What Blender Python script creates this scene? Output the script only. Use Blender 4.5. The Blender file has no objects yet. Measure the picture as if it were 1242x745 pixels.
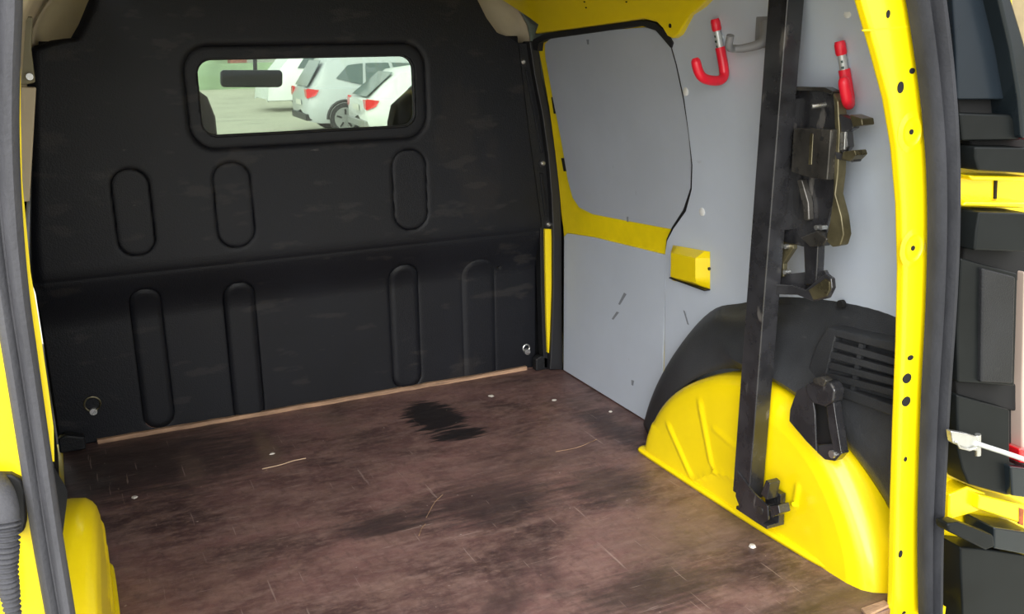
import bpy, bmesh, math, random
import numpy as np
from mathutils import Vector, Matrix
from mathutils.geometry import tessellate_polygon
R_ = random.Random(7)
S = bpy.context.scene
COL = S.collection

# ------------------------------------------------------------------ camera (solved from the van's own edges)
PPX, PPY, HC = 621.0, 372.5, 1.08          # metres; z=0 is the cargo floor, +y towards the cab, +x to the right wall
VX, VY = (3163.0, 14.0), (51.0, 60.0)
_a = np.array(VX) - (PPX, PPY); _b = np.array(VY) - (PPX, PPY)
FOC = math.sqrt(-float(_a @ _b))
_X = np.array([_a[0], -_a[1], -FOC]); _X /= np.linalg.norm(_X)
_Y = np.array([_b[0], -_b[1], -FOC]); _Y /= np.linalg.norm(_Y)
ROT = np.array([_X, _Y, np.cross(_X, _Y)])
cd = bpy.data.cameras.new('camera'); cam = bpy.data.objects.new('camera', cd); COL.objects.link(cam)
M4 = Matrix.Identity(4)
for i in range(3):
    for j in range(3): M4[i][j] = float(ROT[i][j])
M4[0][3], M4[1][3], M4[2][3] = 0, 0, HC
cam.matrix_world = M4
cd.sensor_width = 36; cd.lens = 36 * FOC / 1242; cd.clip_start = .05; cd.clip_end = 400
S.camera = cam

# ------------------------------------------------------------------ light: bright overcast daylight
w = bpy.data.worlds.new('sky'); S.world = w; w.use_nodes = True
nt = w.node_tree; nt.nodes.clear()
out = nt.nodes.new('ShaderNodeOutputWorld'); bg = nt.nodes.new('ShaderNodeBackground')
tc = nt.nodes.new('ShaderNodeTexCoord'); sp = nt.nodes.new('ShaderNodeSeparateXYZ'); rp = nt.nodes.new('ShaderNodeValToRGB')
nt.links.new(tc.outputs['Generated'], sp.inputs[0]); nt.links.new(sp.outputs['Z'], rp.inputs[0])
rp.color_ramp.elements[0].position = 0.0; rp.color_ramp.elements[0].color = (.80, .84, .88, 1)
rp.color_ramp.elements[1].position = .6; rp.color_ramp.elements[1].color = (.97, .985, 1.0, 1)
nt.links.new(rp.outputs[0], bg.inputs[0]); bg.inputs[1].default_value = 1.15
nt.links.new(bg.outputs[0], out.inputs[0])
sun = bpy.data.lights.new('sun', 'SUN'); sun.energy = 2.4; sun.angle = math.radians(60); sun.color = (1, .98, .95)
so = bpy.data.objects.new('sun', sun); COL.objects.link(so)
so.rotation_euler = Vector((.42, .80, -.42)).to_track_quat('-Z', 'Y').to_euler()
S.view_settings.view_transform = 'Standard'; S.view_settings.look = 'None'
S.view_settings.gamma = 1; S.view_settings.use_curve_mapping = False
S.view_settings.exposure = 1.0

# ------------------------------------------------------------------ points on the van's real surfaces
CC = np.array([0, 0, HC])
def ray(px, py): return ROT @ np.array([px - PPX, -(py - PPY), -FOC])
def on_x(px, py, x): d = ray(px, py); return CC + d * (x / d[0])
def on_y(px, py, y): d = ray(px, py); return CC + d * (y / d[1])
def on_z(px, py, z=0.0): d = ray(px, py); return CC + d * ((z - HC) / d[2])
XC = 0.68                                                   # the van's middle plane
def XW(z):                                                  # the right side wall, leaning in above the waist
    return 1.462 - .17 * max(0, z - .45) ** 1.3 - 2.0 * max(0, z - 1.12) ** 1.6
def on_wall(px, py, off=0.0):
    d = ray(px, py); lo, hi = 0.0, 3.0 / np.linalg.norm(d) * 3
    for _ in range(50):
        m = (lo + hi) / 2; p = CC + d * m
        if p[0] > XW(min(p[2], 1.28)) - off: hi = m
        else: lo = m
    return CC + d * lo
def yz(pts, off=0.0): return [(float(q[1]), float(q[2])) for q in (on_wall(*p, off) for p in pts)]

# ------------------------------------------------------------------ materials
def _n(nt, t, **k):
    n = nt.nodes.new('ShaderNode' + t)
    for a, v in k.items(): setattr(n, a, v)
    return n
def mat(name, col, rough=.5, metal=0, var=.0, vscale=4, bump=0, bscale=60, spots=None, coat=0, stretch=(1, 1, 1), emit=None, spec=.5):
    """plain surface with a little large-scale colour variation, fine relief and optional worn scratches"""
    m = bpy.data.materials.new(name); m.use_nodes = True; t = m.node_tree
    b = t.nodes['Principled BSDF']; L = t.links.new
    b.inputs['Base Color'].default_value = (*col, 1); b.inputs['Roughness'].default_value = rough
    b.inputs['Metallic'].default_value = metal; b.inputs['Coat Weight'].default_value = coat; b.inputs['Coat Roughness'].default_value = .12
    b.inputs['Specular IOR Level'].default_value = spec
    tc = _n(t, 'TexCoord'); mp = _n(t, 'Mapping'); mp.inputs['Scale'].default_value = stretch; L(tc.outputs['Object'], mp.inputs[0])
    cur = None
    if var:
        n = _n(t, 'TexNoise'); n.inputs['Scale'].default_value = vscale; n.inputs['Detail'].default_value = 8; n.inputs['Roughness'].default_value = .62
        L(mp.outputs[0], n.inputs[0])
        mx = _n(t, 'MixRGB'); mx.inputs[1].default_value = (*[c * (1 - var) for c in col], 1); mx.inputs[2].default_value = (*[min(1, c * (1 + var)) for c in col], 1)
        r = _n(t, 'ValToRGB'); r.color_ramp.elements[0].position = .35; r.color_ramp.elements[1].position = .65
        L(n.outputs[0], r.inputs[0]); L(r.outputs[0], mx.inputs[0]); cur = mx.outputs[0]
        mr = _n(t, 'MapRange'); mr.inputs[3].default_value = max(0, rough - .12); mr.inputs[4].default_value = min(1, rough + .12)
        L(n.outputs[0], mr.inputs[0]); L(mr.outputs[0], b.inputs['Roughness'])
    if spots:                                               # (colour, scale, threshold, amount, stretch)
        for sc, ss, th, am, st in spots:
            mp2 = _n(t, 'Mapping'); mp2.inputs['Scale'].default_value = st; mp2.inputs['Rotation'].default_value = (.2, .3, ss * .37)
            L(tc.outputs['Object'], mp2.inputs[0])
            n = _n(t, 'TexNoise'); n.inputs['Scale'].default_value = ss; n.inputs['Detail'].default_value = 5; L(mp2.outputs[0], n.inputs[0])
            r = _n(t, 'ValToRGB'); r.color_ramp.elements[0].position = th; r.color_ramp.elements[1].position = min(1, th + .06)
            r.color_ramp.elements[1].color = (am, am, am, 1)
            L(n.outputs[0], r.inputs[0])
            mx = _n(t, 'MixRGB'); mx.inputs[2].default_value = (*sc, 1)
            if cur: L(cur, mx.inputs[1])
            else: mx.inputs[1].default_value = (*col, 1)
            L(r.outputs[0], mx.inputs[0]); cur = mx.outputs[0]
    if cur: L(cur, b.inputs['Base Color'])
    if bump:
        n = _n(t, 'TexNoise'); n.inputs['Scale'].default_value = bscale; n.inputs['Detail'].default_value = 4; L(tc.outputs['Object'], n.inputs[0])
        bp = _n(t, 'Bump'); bp.inputs['Strength'].default_value = bump; bp.inputs['Distance'].default_value = .004
        L(n.outputs[0], bp.inputs['Height']); L(bp.outputs[0], b.inputs['Normal'])
    if emit: b.inputs['Emission Color'].default_value = (*emit, 1); b.inputs['Emission Strength'].default_value = 1
    return m
def glass(name, tint, rough=.0, refl=.08):
    m = bpy.data.materials.new(name); m.use_nodes = True; t = m.node_tree; t.nodes.clear(); L = t.links.new
    o = _n(t, 'OutputMaterial'); tr = _n(t, 'BsdfTransparent'); tr.inputs[0].default_value = (*tint, 1)
    g = _n(t, 'BsdfGlossy'); g.inputs['Roughness'].default_value = rough + .02; mx = _n(t, 'MixShader'); mx.inputs[0].default_value = refl
    L(tr.outputs[0], mx.inputs[1]); L(g.outputs[0], mx.inputs[2]); L(mx.outputs[0], o.inputs[0]); return m

YEL = mat('yellow_paint', (.90, .685, .003), .32, var=.05, vscale=3, coat=.35)
YELD = mat('yellow_paint_dusty', (.92, .71, .003), .42, var=.09, vscale=6, coat=.1)
BLK = mat('black_plastic', (.0055, .0062, .0092), .5, var=.25, vscale=2.5, bump=.25, bscale=260,
          spots=[((.028, .026, .025), 7, .60, .5, (1, 1, 3)), ((.12, .11, .10), 30, .73, .5, (.6, 1, 1.6)), ((.030, .024, .020), 4, .64, .22, (1, 1, .6))], spec=.3)
BLK2 = mat('black_textured_plastic', (.013, .0135, .015), .4, var=.25, vscale=5, bump=.4, bscale=330, spots=[((.06, .06, .058), 20, .70, .4, (1, 1, 3))], spec=.25)
TRM = mat('charcoal_side_trim', (.035, .037, .041), .42, var=.3, vscale=4, bump=.4, bscale=330, spots=[((.09, .09, .088), 16, .66, .4, (1, 1, 3))], spec=.35)
RUB = mat('black_rubber', (.030, .031, .036), .55, spec=.15, var=.3, vscale=7, bump=.2, bscale=160, stretch=(2, 2, .5), spots=[((.12, .12, .12), 16, .72, .4, (1, 1, .3))])
RUBG = mat('dusty_grey_rubber', (.060, .060, .067), .6, spec=.2, var=.3, vscale=6, bump=.3, bscale=160, stretch=(3, 3, .6))
RUBD = mat('dark_rubber', (.012, .012, .014), .5)
GRY = mat('grey_lining_board', (.50, .555, .64), .42, var=.04, vscale=3, bump=.06, bscale=300,
          spots=[((.32, .35, .40), 7, .70, .5, (1, 1.6, 3)), ((.12, .13, .15), 34, .755, .7, (1, 1, .35))])
GRY2 = mat('grey_door_lining', (.42, .46, .525), .45, var=.05, vscale=3, bump=.06, bscale=300,
          spots=[((.42, .44, .46), 26, .72, .35, (1, .5, 2)), ((.12, .13, .15), 30, .735, .7, (1, 1, .45))])
BEI = mat('beige_primer', (.44, .37, .26), .6, var=.12, vscale=3)
STL = mat('black_painted_steel', (.024, .024, .027), .28, metal=0, var=.5, vscale=10, coat=.5, spots=[((.15, .14, .13), 28, .66, .6, (1, 1, .4))])
STLB = mat('worn_black_steel', (.07, .066, .060), .25, metal=.6, var=.4, vscale=14, spots=[((.28, .26, .22), 30, .66, .6, (1, 1, .5))])
OLV = mat('greasy_steel', (.12, .105, .06), .3, metal=.6, var=.4, vscale=15)
CHR = mat('bright_zinc', (.62, .62, .60), .28, metal=.9, var=.1, vscale=30)
WHT = mat('white_plastic', (.72, .73, .72), .4)
REDP = mat('red_plastic_sleeve', (.80, .012, .035), .35, var=.08, vscale=20)
GHK = mat('grey_plastic_hook', (.20, .20, .21), .4)
GALV = mat('galvanised_strip', (.52, .54, .53), .35, metal=.4, var=.1, vscale=40)
INK = mat('dark_print', (.03, .06, .05), .5)
WOOD = mat('raw_plywood_edge', (.34, .21, .13), .75, var=.45, vscale=18, stretch=(.4, 3, 3), bump=.5, bscale=120)
DARKW = mat('stained_wood', (.22, .115, .08), .6, var=.4, vscale=12, stretch=(.4, 3, 3))
HOLE = mat('dark_void', (.004, .004, .004), .9)
RUST = mat('rust', (.28, .07, .02), .8, var=.5, vscale=60)
LAMP = mat('red_lamp_lens', (.55, .01, .015), .15, coat=.6)
GLOSS = mat('glossy_smoked_plastic', (.010, .014, .017), .2, var=.2, vscale=3, coat=.12, spec=.3)
SMOK = mat('smoked_blue_plastic', (.012, .017, .023), .3, spec=.2, var=.15, vscale=2)
CHAR = mat('charcoal_plastic', (.0075, .0088, .009), .38, spec=.12, var=.25, vscale=6)
CHIP = mat('pale_chip', (.60, .56, .50), .8)

# floor: worn phenolic plywood with oil stains and scratches
def floor_mat():
    m = bpy.data.materials.new('worn_brown_plywood'); m.use_nodes = True; t = m.node_tree; b = t.nodes['Principled BSDF']; L = t.links.new
    tc = _n(t, 'TexCoord'); cur = None
    def noise(sc, st=(1, 1, 1), rot=0, det=8, dist=0, rg=.6):
        mp = _n(t, 'Mapping'); mp.inputs['Scale'].default_value = st; mp.inputs['Rotation'].default_value = (0, 0, rot); L(tc.outputs['Object'], mp.inputs[0])
        n = _n(t, 'TexNoise'); n.inputs['Scale'].default_value = sc; n.inputs['Detail'].default_value = det; n.inputs['Distortion'].default_value = dist
        n.inputs['Roughness'].default_value = rg; L(mp.outputs[0], n.inputs[0]); return n.outputs[0]
    def ramp(v, a, c, c0=0, c1=1):
        r = _n(t, 'MapRange'); r.inputs[1].default_value = a; r.inputs[2].default_value = c; r.inputs[3].default_value = c0; r.inputs[4].default_value = c1
        L(v, r.inputs[0]); return r.outputs[0]
    def mix(f, base, col):
        mx = _n(t, 'MixRGB'); L(f, mx.inputs[0])
        if isinstance(base, tuple): mx.inputs[1].default_value = (*base, 1)
        else: L(base, mx.inputs[1])
        mx.inputs[2].default_value = (*col, 1); return mx.outputs[0]
    def mul(a, v):
        n = _n(t, 'Math', operation='MULTIPLY'); L(a, n.inputs[0])
        if isinstance(v, (int, float)): n.inputs[1].default_value = v
        else: L(v, n.inputs[1])
        return n.outputs[0]
    cur = mix(ramp(noise(3.4, (1, 1.3, 1), .4, dist=.5), .36, .66), (.062, .034, .033), (.205, .108, .100))
    cur = mix(mul(ramp(noise(9, (1, 2, 1), 1.25, dist=.4), .45, .70), .55), cur, (.28, .175, .145))
    cur = mix(mul(ramp(noise(16, (.6, 2, 1), .3), .50, .75), .5), cur, (.30, .20, .175))
    cur = mix(mul(ramp(noise(48, (.7, 1.6, 1), .2, 9, .3, .75), .48, .72), .5), cur, (.33, .22, .19))
    cur = mix(mul(ramp(noise(36, (1.5, .8, 1), .8, 9, .3, .75), .50, .70), .5), cur, (.05, .03, .03))
    cur = mix(mul(ramp(noise(2.2, (1, 1, 1), .9, dist=.6), .56, .70), .75), cur, (.032, .022, .023))
    # stains that lie where the photograph has them: (x, y, rx, ry, darkness)
    wob = noise(14, (.5, 4, 1), .55, dist=.4)
    geo = tc.outputs['Object']
    for (px, py, rx, ry, am, col) in STAINS:
        c = on_z(px, py)
        vs = _n(t, 'VectorMath', operation='SUBTRACT'); L(geo, vs.inputs[0]); vs.inputs[1].default_value = (float(c[0]), float(c[1]), 0)
        vm = _n(t, 'VectorMath', operation='MULTIPLY'); L(vs.outputs[0], vm.inputs[0]); vm.inputs[1].default_value = (1 / rx, 1 / ry, 0)
        ln = _n(t, 'VectorMath', operation='LENGTH'); L(vm.outputs[0], ln.inputs[0])
        ad = _n(t, 'Math', operation='ADD'); L(ln.outputs['Value'], ad.inputs[0]); L(ramp(wob, .3, .7, -.45, .45), ad.inputs[1])
        cur = mix(mul(ramp(ad.outputs[0], .75 if am > .85 else .55, 1.05 if am > .85 else 1.35, 1, 0), am), cur, col)
    for sc, st, rot, th, am in ((70, (1, .05, 1), .9, .69, .6), (80, (1, .06, 1), 1.9, .69, .6), (64, (1, .04, 1), 2.5, .70, .6), (90, (.05, 1, 1), .15, .69, .6), (60, (.04, 1, 1), .5, .70, .6)):
        cur = mix(mul(ramp(noise(sc, st, rot, 3), th, th + .03), am * .6), cur, (.46, .35, .31))
    cur = mix(mul(ramp(noise(70, (1, 1, 1), 0, 2), .735, .77), .8), cur, (.45, .38, .34))
    L(cur, b.inputs['Base Color'])
    L(ramp(noise(7, (1, 2, 1), .5), .3, .7, .36, .62), b.inputs['Roughness'])
    bp = _n(t, 'Bump'); bp.inputs['Strength'].default_value = .35; bp.inputs['Distance'].default_value = .003; L(noise(60, (1, 1, 1), 0, 6), bp.inputs['Height']); L(bp.outputs[0], b.inputs['Normal'])
    return m
_dk = (.014, .012, .014)
STAINS = [(528, 506, .085, .15, .97, _dk), (556, 528, .085, .045, .95, _dk), (593, 607, .17, .12, .7, (.03, .022, .024)), (735, 587, .10, .10, .6, (.03, .022, .02)), (790, 715, .14, .08, .7, (.03, .022, .02)),
          (738, 518, .05, .16, .65, (.03, .02, .02)), (460, 637, .10, .05, .7, (.025, .02, .022)), (180, 560, .30, .22, .75, (.022, .018, .018)), (1030, 720, .2, .05, .5, (.03, .022, .02)),
          (325, 545, .025, .13, .6, (.17, .115, .08)), (232, 568, .03, .11, .5, (.15, .10, .08)), (410, 515, .04, .12, .35, (.15, .10, .08)), (850, 640, .25, .12, .35, (.16, .11, .085)), (640, 560, .2, .1, .3, (.16, .10, .09))]

# ------------------------------------------------------------------ mesh helpers
def tag(o, label=None, cat=None, group=None, kind=None):
    if label: o['label'] = label
    if cat: o['category'] = cat
    if group: o['group'] = group
    if kind: o['kind'] = kind
    return o
def obj(name, verts, faces, m, parent=None, smooth=False, bevel=0, seg=2, mats=None):
    me = bpy.data.meshes.new(name); me.from_pydata([tuple(map(float, v)) for v in verts], [], faces); me.update()
    bm = bmesh.new(); bm.from_mesh(me); bmesh.ops.recalc_face_normals(bm, faces=bm.faces); bm.to_mesh(me); bm.free()
    return link(name, me, m, parent, smooth, bevel, seg)
def link(name, me, m, parent=None, smooth=False, bevel=0, seg=2):
    me.materials.append(m)
    o = bpy.data.objects.new(name, me); COL.objects.link(o)
    if smooth or bevel:
        for p in me.polygons: p.use_smooth = True
        try: me.set_sharp_from_angle(angle=math.radians(38))
        except Exception: pass
    if bevel:
        b = o.modifiers.new('edge', 'BEVEL'); b.width = bevel; b.segments = seg; b.limit_method = 'ANGLE'; b.angle_limit = math.radians(35); b.harden_normals = True
    if parent: o.parent = parent; o.matrix_parent_inverse = parent.matrix_world.inverted() if False else Matrix.Translation(-Vector(parent.location))
    return o
def empty(name, loc=(0, 0, 0)):
    e = bpy.data.objects.new(name, None); e.location = loc; e.empty_display_size = .05; COL.objects.link(e); return e
class MB:
    def __init__(s): s.v = []; s.f = []
    def add(s, v, f):
        k = len(s.v); s.v += [tuple(map(float, p)) for p in v]; s.f += [tuple(i + k for i in q) for q in f]; return s
    def box(s, x0, x1, y0, y1, z0, z1):
        v = [(x, y, z) for x in (x0, x1) for y in (y0, y1) for z in (z0, z1)]
        return s.add(v, [(0, 1, 3, 2), (4, 6, 7, 5), (0, 4, 5, 1), (2, 3, 7, 6), (0, 2, 6, 4), (1, 5, 7, 3)])
    def prism(s, pts, d):                                   # planar polygon pushed along d
        n = len(pts); d = np.array(d, float); P = [np.array(p, float) for p in pts]
        return s.add(P + [p + d for p in P], [tuple(range(n)), tuple(range(2 * n - 1, n - 1, -1))] + [(i, (i + 1) % n, n + (i + 1) % n, n + i) for i in range(n)])
    def tube(s, path, r, seg=12, caps=True):
        P = [Vector(p) for p in path]; n = len(P); R = r if hasattr(r, '__len__') else [r] * n
        T = [(P[min(i + 1, n - 1)] - P[max(i - 1, 0)]).normalized() for i in range(n)]
        up = Vector((0, 0, 1)) if abs(T[0].z) < .9 else Vector((1, 0, 0)); a = T[0].cross(up).normalized(); V = []
        for i in range(n):
            a = (a - T[i] * a.dot(T[i])).normalized(); b = T[i].cross(a)
            for k in range(seg): q = 2 * math.pi * k / seg; V.append(P[i] + (a * math.cos(q) + b * math.sin(q)) * R[i])
        F = [(i * seg + k, i * seg + (k + 1) % seg, (i + 1) * seg + (k + 1) % seg, (i + 1) * seg + k) for i in range(n - 1) for k in range(seg)]
        if caps: F += [tuple(range(seg))[::-1], tuple((n - 1) * seg + k for k in range(seg))]
        return s.add(V, F)
    def build(s, name, m, parent=None, smooth=False, bevel=0, seg=2): return obj(name, s.v, s.f, m, parent, smooth, bevel, seg)
def grid(name, rows, m, parent=None, thick=0, closed=False, smooth=True):    # rows: lists of points, same length; thick: shell depth
    nr, nc = len(rows), len(rows[0]); V = [p for r in rows for p in r]
    F = [(i * nc + j, i * nc + j + 1, (i + 1) * nc + j + 1, (i + 1) * nc + j) for i in range(nr - 1) for j in range(nc - 1)]
    o = obj(name, V, F, m, parent, smooth)
    if thick: sd = o.modifiers.new('shell', 'SOLIDIFY'); sd.thickness = abs(thick); sd.offset = -1 if thick > 0 else 1
    return o
def wall_panel(name, outline, m, parent=None, off=0.0, thick=.01, bevel=.0015, side=1):
    """a board cut to an outline (y, z) and bent to follow the side wall; off = how far it stands into the room"""
    bm = bmesh.new(); vs = [bm.verts.new((0, y, z)) for y, z in outline]; bm.faces.new(vs)
    z = .45
    while z < 1.28:
        bmesh.ops.bisect_plane(bm, geom=bm.verts[:] + bm.edges[:] + bm.faces[:], plane_co=(0, 0, z), plane_no=(0, 0, 1)); z += .05
    r = bmesh.ops.extrude_face_region(bm, geom=bm.faces[:]); back = [g for g in r['geom'] if isinstance(g, bmesh.types.BMVert)]; bs = set(back)
    for v in bm.verts:
        x = XW(min(v.co.z, 1.28)) - off + (thick if v in bs else 0)
        v.co.x = x if side > 0 else 2 * XC - x
    bmesh.ops.recalc_face_normals(bm, faces=bm.faces)
    me = bpy.data.meshes.new(name); bm.to_mesh(me); bm.free()
    return link(name, me, m, parent, True, bevel, 2)
def sm(a, b, x):
    if a == b: return 0.0 if x < a else 1.0
    t = min(1, max(0, (x - a) / (b - a))); return t * t * (3 - 2 * t)
def spline(pts, n):                                         # Catmull-Rom through pts
    P = [np.array(p, float) for p in pts]; P = [2 * P[0] - P[1]] + P + [2 * P[-1] - P[-2]]; o = []; k = len(P) - 3
    for i in range(n + 1):
        u = i / n * k; j = min(int(u), k - 1); t = u - j; a, b, c, d = P[j:j + 4]
        o.append(.5 * (2 * b + (c - a) * t + (2 * a - 5 * b + 4 * c - d) * t * t + (3 * b - 3 * c + d - a) * t ** 3))
    return o

# ================================================================== THE SETTING
# cargo floor
fl = MB().prism([(-.09, 1.17, 0), (1.474, 1.17, 0), (1.474, 2.70, 0), (1.46, 2.72, 0), (1.46, 2.795, 0), (-.09, 2.795, 0)], (0, 0, -.012)).build('floor', floor_mat(), bevel=.001)
tag(fl, 'worn dark brown plywood cargo floor with black oil stains and scratches', 'floor', kind='structure')
tr = MB().box(-.12, 1.48, 1.14, 2.85, -.06, -.0125).build('trim_1', YELD); tag(tr, 'yellow metal van underfloor below the plywood', 'van floor', kind='structure')

# black bulkhead with pressed ovals, ledge and window opening
BU, BL_ = 2.745, 2.79
def bx(px, py, y=BU): p = on_y(px, py, y); return float(p[0]), float(p[2])
redge = sorted([bx(*p)[::-1] for p in ((574, -14), (577, 0), (588, 22), (601, 40), (618, 46), (627, 52), (640, 160), (655, 270))]) + []
redge = [(-.02, 1.395), (.3, 1.398), (.48, 1.398)] + [r for r in redge if r[0] > .5] + [(1.30, 1.20)]
redge = sorted(redge)
ledge_pts = sorted([(-.02, -.095), (.44, -.095), (.48, -.10), (.6, -.095), (1.0, -.045), (1.075, -.036)] + [(z, x) for x, z in [bx(60, 54), bx(84, 51), bx(96, 30), bx(107, 3)]] + [(1.30, .18)])
def xl(z): return float(np.interp(z, [p[0] for p in ledge_pts], [p[1] for p in ledge_pts]))
def xr(z): return float(np.interp(z, [p[0] for p in redge], [p[1] for p in redge]))
WX0, WX1, WZ0, WZ1 = .366, .984, .842, 1.050
def sdrr(x, z, x0, x1, z0, z1, r):
    cx, cz = (x0 + x1) / 2, (z0 + z1) / 2; qx = abs(x - cx) - (x1 - x0) / 2 + r; qz = abs(z - cz) - (z1 - z0) / 2 + r
    return math.hypot(max(qx, 0), max(qz, 0)) + min(max(qx, qz), 0) - r
def ov(a, b, y, r=None):
    (x0, z1), (x1, z0) = bx(*a, y), bx(*b, y); return (x0, x1, z0, z1, (x1 - x0) * .47)
OVU = [ov((131, 206), (190, 307), BU), ov((255, 198), (310, 297), BU), ov((473, 182), (518, 276), BU)]
OVL = [ov((157, 350), (209, 512), BL_), ov((271, 343), (318, 505), BL_), ov((471, 322), (508, 465), BL_), ov((560, 316), (598, 462), BL_)]
def yb(x, z):
    s = sm(.50, .45, z); y = BU + .045 * sm(.52, .34, z) + .0015 * math.exp(-((z - .487) / .006) ** 2)
    y += .010 * (1 - sm(0, .03, x - xl(z))) * (1 - s)
    for (x0, x1, z0, z1, r) in OVU:
        d = sdrr(x, z, x0, x1, z0, z1, r); y += .0045 * math.exp(-(d / .0045) ** 2) + .001 * (1 - sm(-.004, .004, d))
    for i, (x0, x1, z0, z1, r) in enumerate(OVL):
        d = sdrr(x, z, x0, x1, z0, z1, r); k = (.8, 1, 1, .55)[i]; y -= k * .006 * (1 - sm(-.010, .004, d)); y += k * .0025 * math.exp(-((d - .006) / .005) ** 2)
    d = sdrr(x, z, WX0 - .035, WX1 + .033, WZ0 - .035, WZ1 + .036, .07)
    y += .007 * math.exp(-(d / .006) ** 2) + .004 * (1 - sm(-.006, .004, d))
    return y
NX, NZ = 380, 330
V = []; ids = {}
for j in range(NZ + 1):
    z = .003 + (1.29 - .003) * j / NZ; a, b = xl(z), xr(z)
    for i in range(NX + 1):
        x = a + (b - a) * i / NX
        d = sdrr(x, z, WX0, WX1, WZ0, WZ1, .042); x2, z2 = x, z
        if abs(d) < .0021:
            e = 1e-4; gx = (sdrr(x + e, z, WX0, WX1, WZ0, WZ1, .042) - d) / e; gz = (sdrr(x, z + e, WX0, WX1, WZ0, WZ1, .042) - d) / e
            x2, z2 = x - gx * d, z - gz * d
        V.append((x2, yb(x2, z2), z2))
F = []
for j in range(NZ):
    for i in range(NX):
        q = [j * (NX + 1) + i, j * (NX + 1) + i + 1, (j + 1) * (NX + 1) + i + 1, (j + 1) * (NX + 1) + i]
        c = np.mean([V[k] for k in q], axis=0)
        if sdrr(c[0], c[2], WX0, WX1, WZ0, WZ1, .042) < -.0005: continue
        F.append(tuple(q))
bh = empty('wall_front', (0.68, 2.76, 0)); tag(bh, 'black plastic bulkhead at the front of the cargo bay with pressed ovals', 'bulkhead', kind='structure')
o = obj('panel', V, F, BLK, bh, True); sd = o.modifiers.new('shell', 'SOLIDIFY'); sd.thickness = .012; sd.offset = -1
# sheet metal carrier behind the plastic, to the sides of and below the window
mb = MB(); mb.box(-.1, 1.44, 2.815, 2.83, -.05, WZ0 - .03); mb.box(-.07, WX0 - .03, 2.815, 2.83, WZ0 - .03, 1.10); mb.box(WX1 + .03, 1.36, 2.815, 2.83, WZ0 - .03, 1.10); mb.box(.15, 1.20, 2.815, 2.83, WZ1 + .03, 1.28)
mb.build('carrier_sheet', BLK2, bh)
# tie-down rings and their fixings
def ringpts(c, r, n=20, a0=0, a1=2 * math.pi, ax=(1, 0, 0), az=(0, 0, 1)):
    return [Vector(c) + Vector(ax) * r * math.cos(a0 + (a1 - a0) * k / n) + Vector(az) * r * math.sin(a0 + (a1 - a0) * k / n) for k in range(n + 1)]
for (px, py, R) in ((112, 490, .021), (638, 422, .012)):
    p = on_y(px, py, 2.778); c = (float(p[0]), 2.776, float(p[2]))
    e = MB().tube(ringpts(c, R, 22), .0028, 8, False).build('tie_down_ring', CHR if R < .02 else OLV, bh, True)
    MB().tube([(c[0], 2.79, c[2] - R * .95), (c[0], 2.765, c[2] - R * .95)], .010, 14).build('bolt', CHR, e, True)
for (px, py) in ((193, 170), (560, 60), (548, 292), (606, 325)):       # scuffed press studs
    p = on_y(px, py, BU); MB().tube([(p[0], BU + .004, p[2]), (p[0], BU - .002, p[2])], .006, 12).build('press_stud', BLK2, bh, True)

# bulkhead window: gasket and pane
wn = empty('window_1', (.675, 2.76, .94)); tag(wn, 'wide rounded bulkhead window with a black rubber gasket looking into the cab', 'window', kind='structure')
def rrpath(x0, x1, z0, z1, r, y, n=8):
    P = []
    for cx, cz, a0 in ((x1 - r, z1 - r, 0), (x0 + r, z1 - r, 90), (x0 + r, z0 + r, 180), (x1 - r, z0 + r, 270)):
        for k in range(n + 1): a = math.radians(a0 + 90 * k / n); P.append((cx + r * math.cos(a), y, cz + r * math.sin(a)))
    return P
rp_ = rrpath(WX0, WX1, WZ0, WZ1, .042, BU + .010); MB().tube(rp_ + [rp_[0], rp_[1]], .005, 10, False).build('gasket', RUBD, wn, True)
MB().prism(rrpath(WX0 - .004, WX1 + .004, WZ0 - .004, WZ1 + .004, .042, BU + .018), (0, .004, 0)).build('pane', glass('green_tinted_glass', (.78, .80, .76), 0, .02), wn)

# right body side: inner skin, lining board, sliding door
def side_sheet(name, y0, y1, z0, z1, m, off, parent=None, side=1, thick=.006):
    rows = []
    n = 26
    for k in range(n + 1):
        z = z0 + (z1 - z0) * k / n; x = XW(z) - off
        if side < 0: x = 2 * XC - x
        rows.append([(x, y0 + (y1 - y0) * t / 4, z) for t in range(5)])
    return grid(name, rows, m, parent, thick=thick * (1 if side > 0 else -1))
wr = empty('wall_right', (1.46, 2.0, 0)); tag(wr, 'right side wall of the cargo bay lined with a pale grey board', 'van wall', kind='structure')
side_sheet('body_skin', 1.20, 2.84, -.05, 1.28, BLK2, -.022, wr)
side_sheet('outer_skin', 1.19, 5.2, -.28, .55, YEL, -.17, wr)
side_sheet('outer_upper_skin', 1.19, 2.95, .55, 1.28, YEL, -.17, wr)
# curves of the rear edge of the sliding door, traced on the wall
gap = [(812, 50), (820, 78), (829, 120), (836, 165), (839, 200), (838, 228), (829, 255), (816, 275), (809, 290), (807, 312)]
quarter = yz([(1090, -45), (1100, 100), (1105, 380), (1100, 560)]) + [(1.30, .02), (2.10, .02)] + yz([(808, 430), (808, 312), (811, 292), (819, 277), (834, 256), (841, 230), (842, 200), (838, 165), (832, 120), (823, 78), (815, 50), (813, 20), (813, -45)])
q = wall_panel('lining_board', quarter, GRY, wr, off=.006, thick=.009); q['label'] = 'pale grey board behind the black post'
for (px, py) in ((1029, 15), (832, 111), (852, 257)):
    p = on_wall(px, py, .006); s = MB().tube([(p[0] + .002, p[1], p[2]), (p[0] - .002, p[1], p[2]), (p[0] - .0035, p[1], p[2])], [.0105, .0105, .007], 16).build('screw', WHT, q, True)

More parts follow.
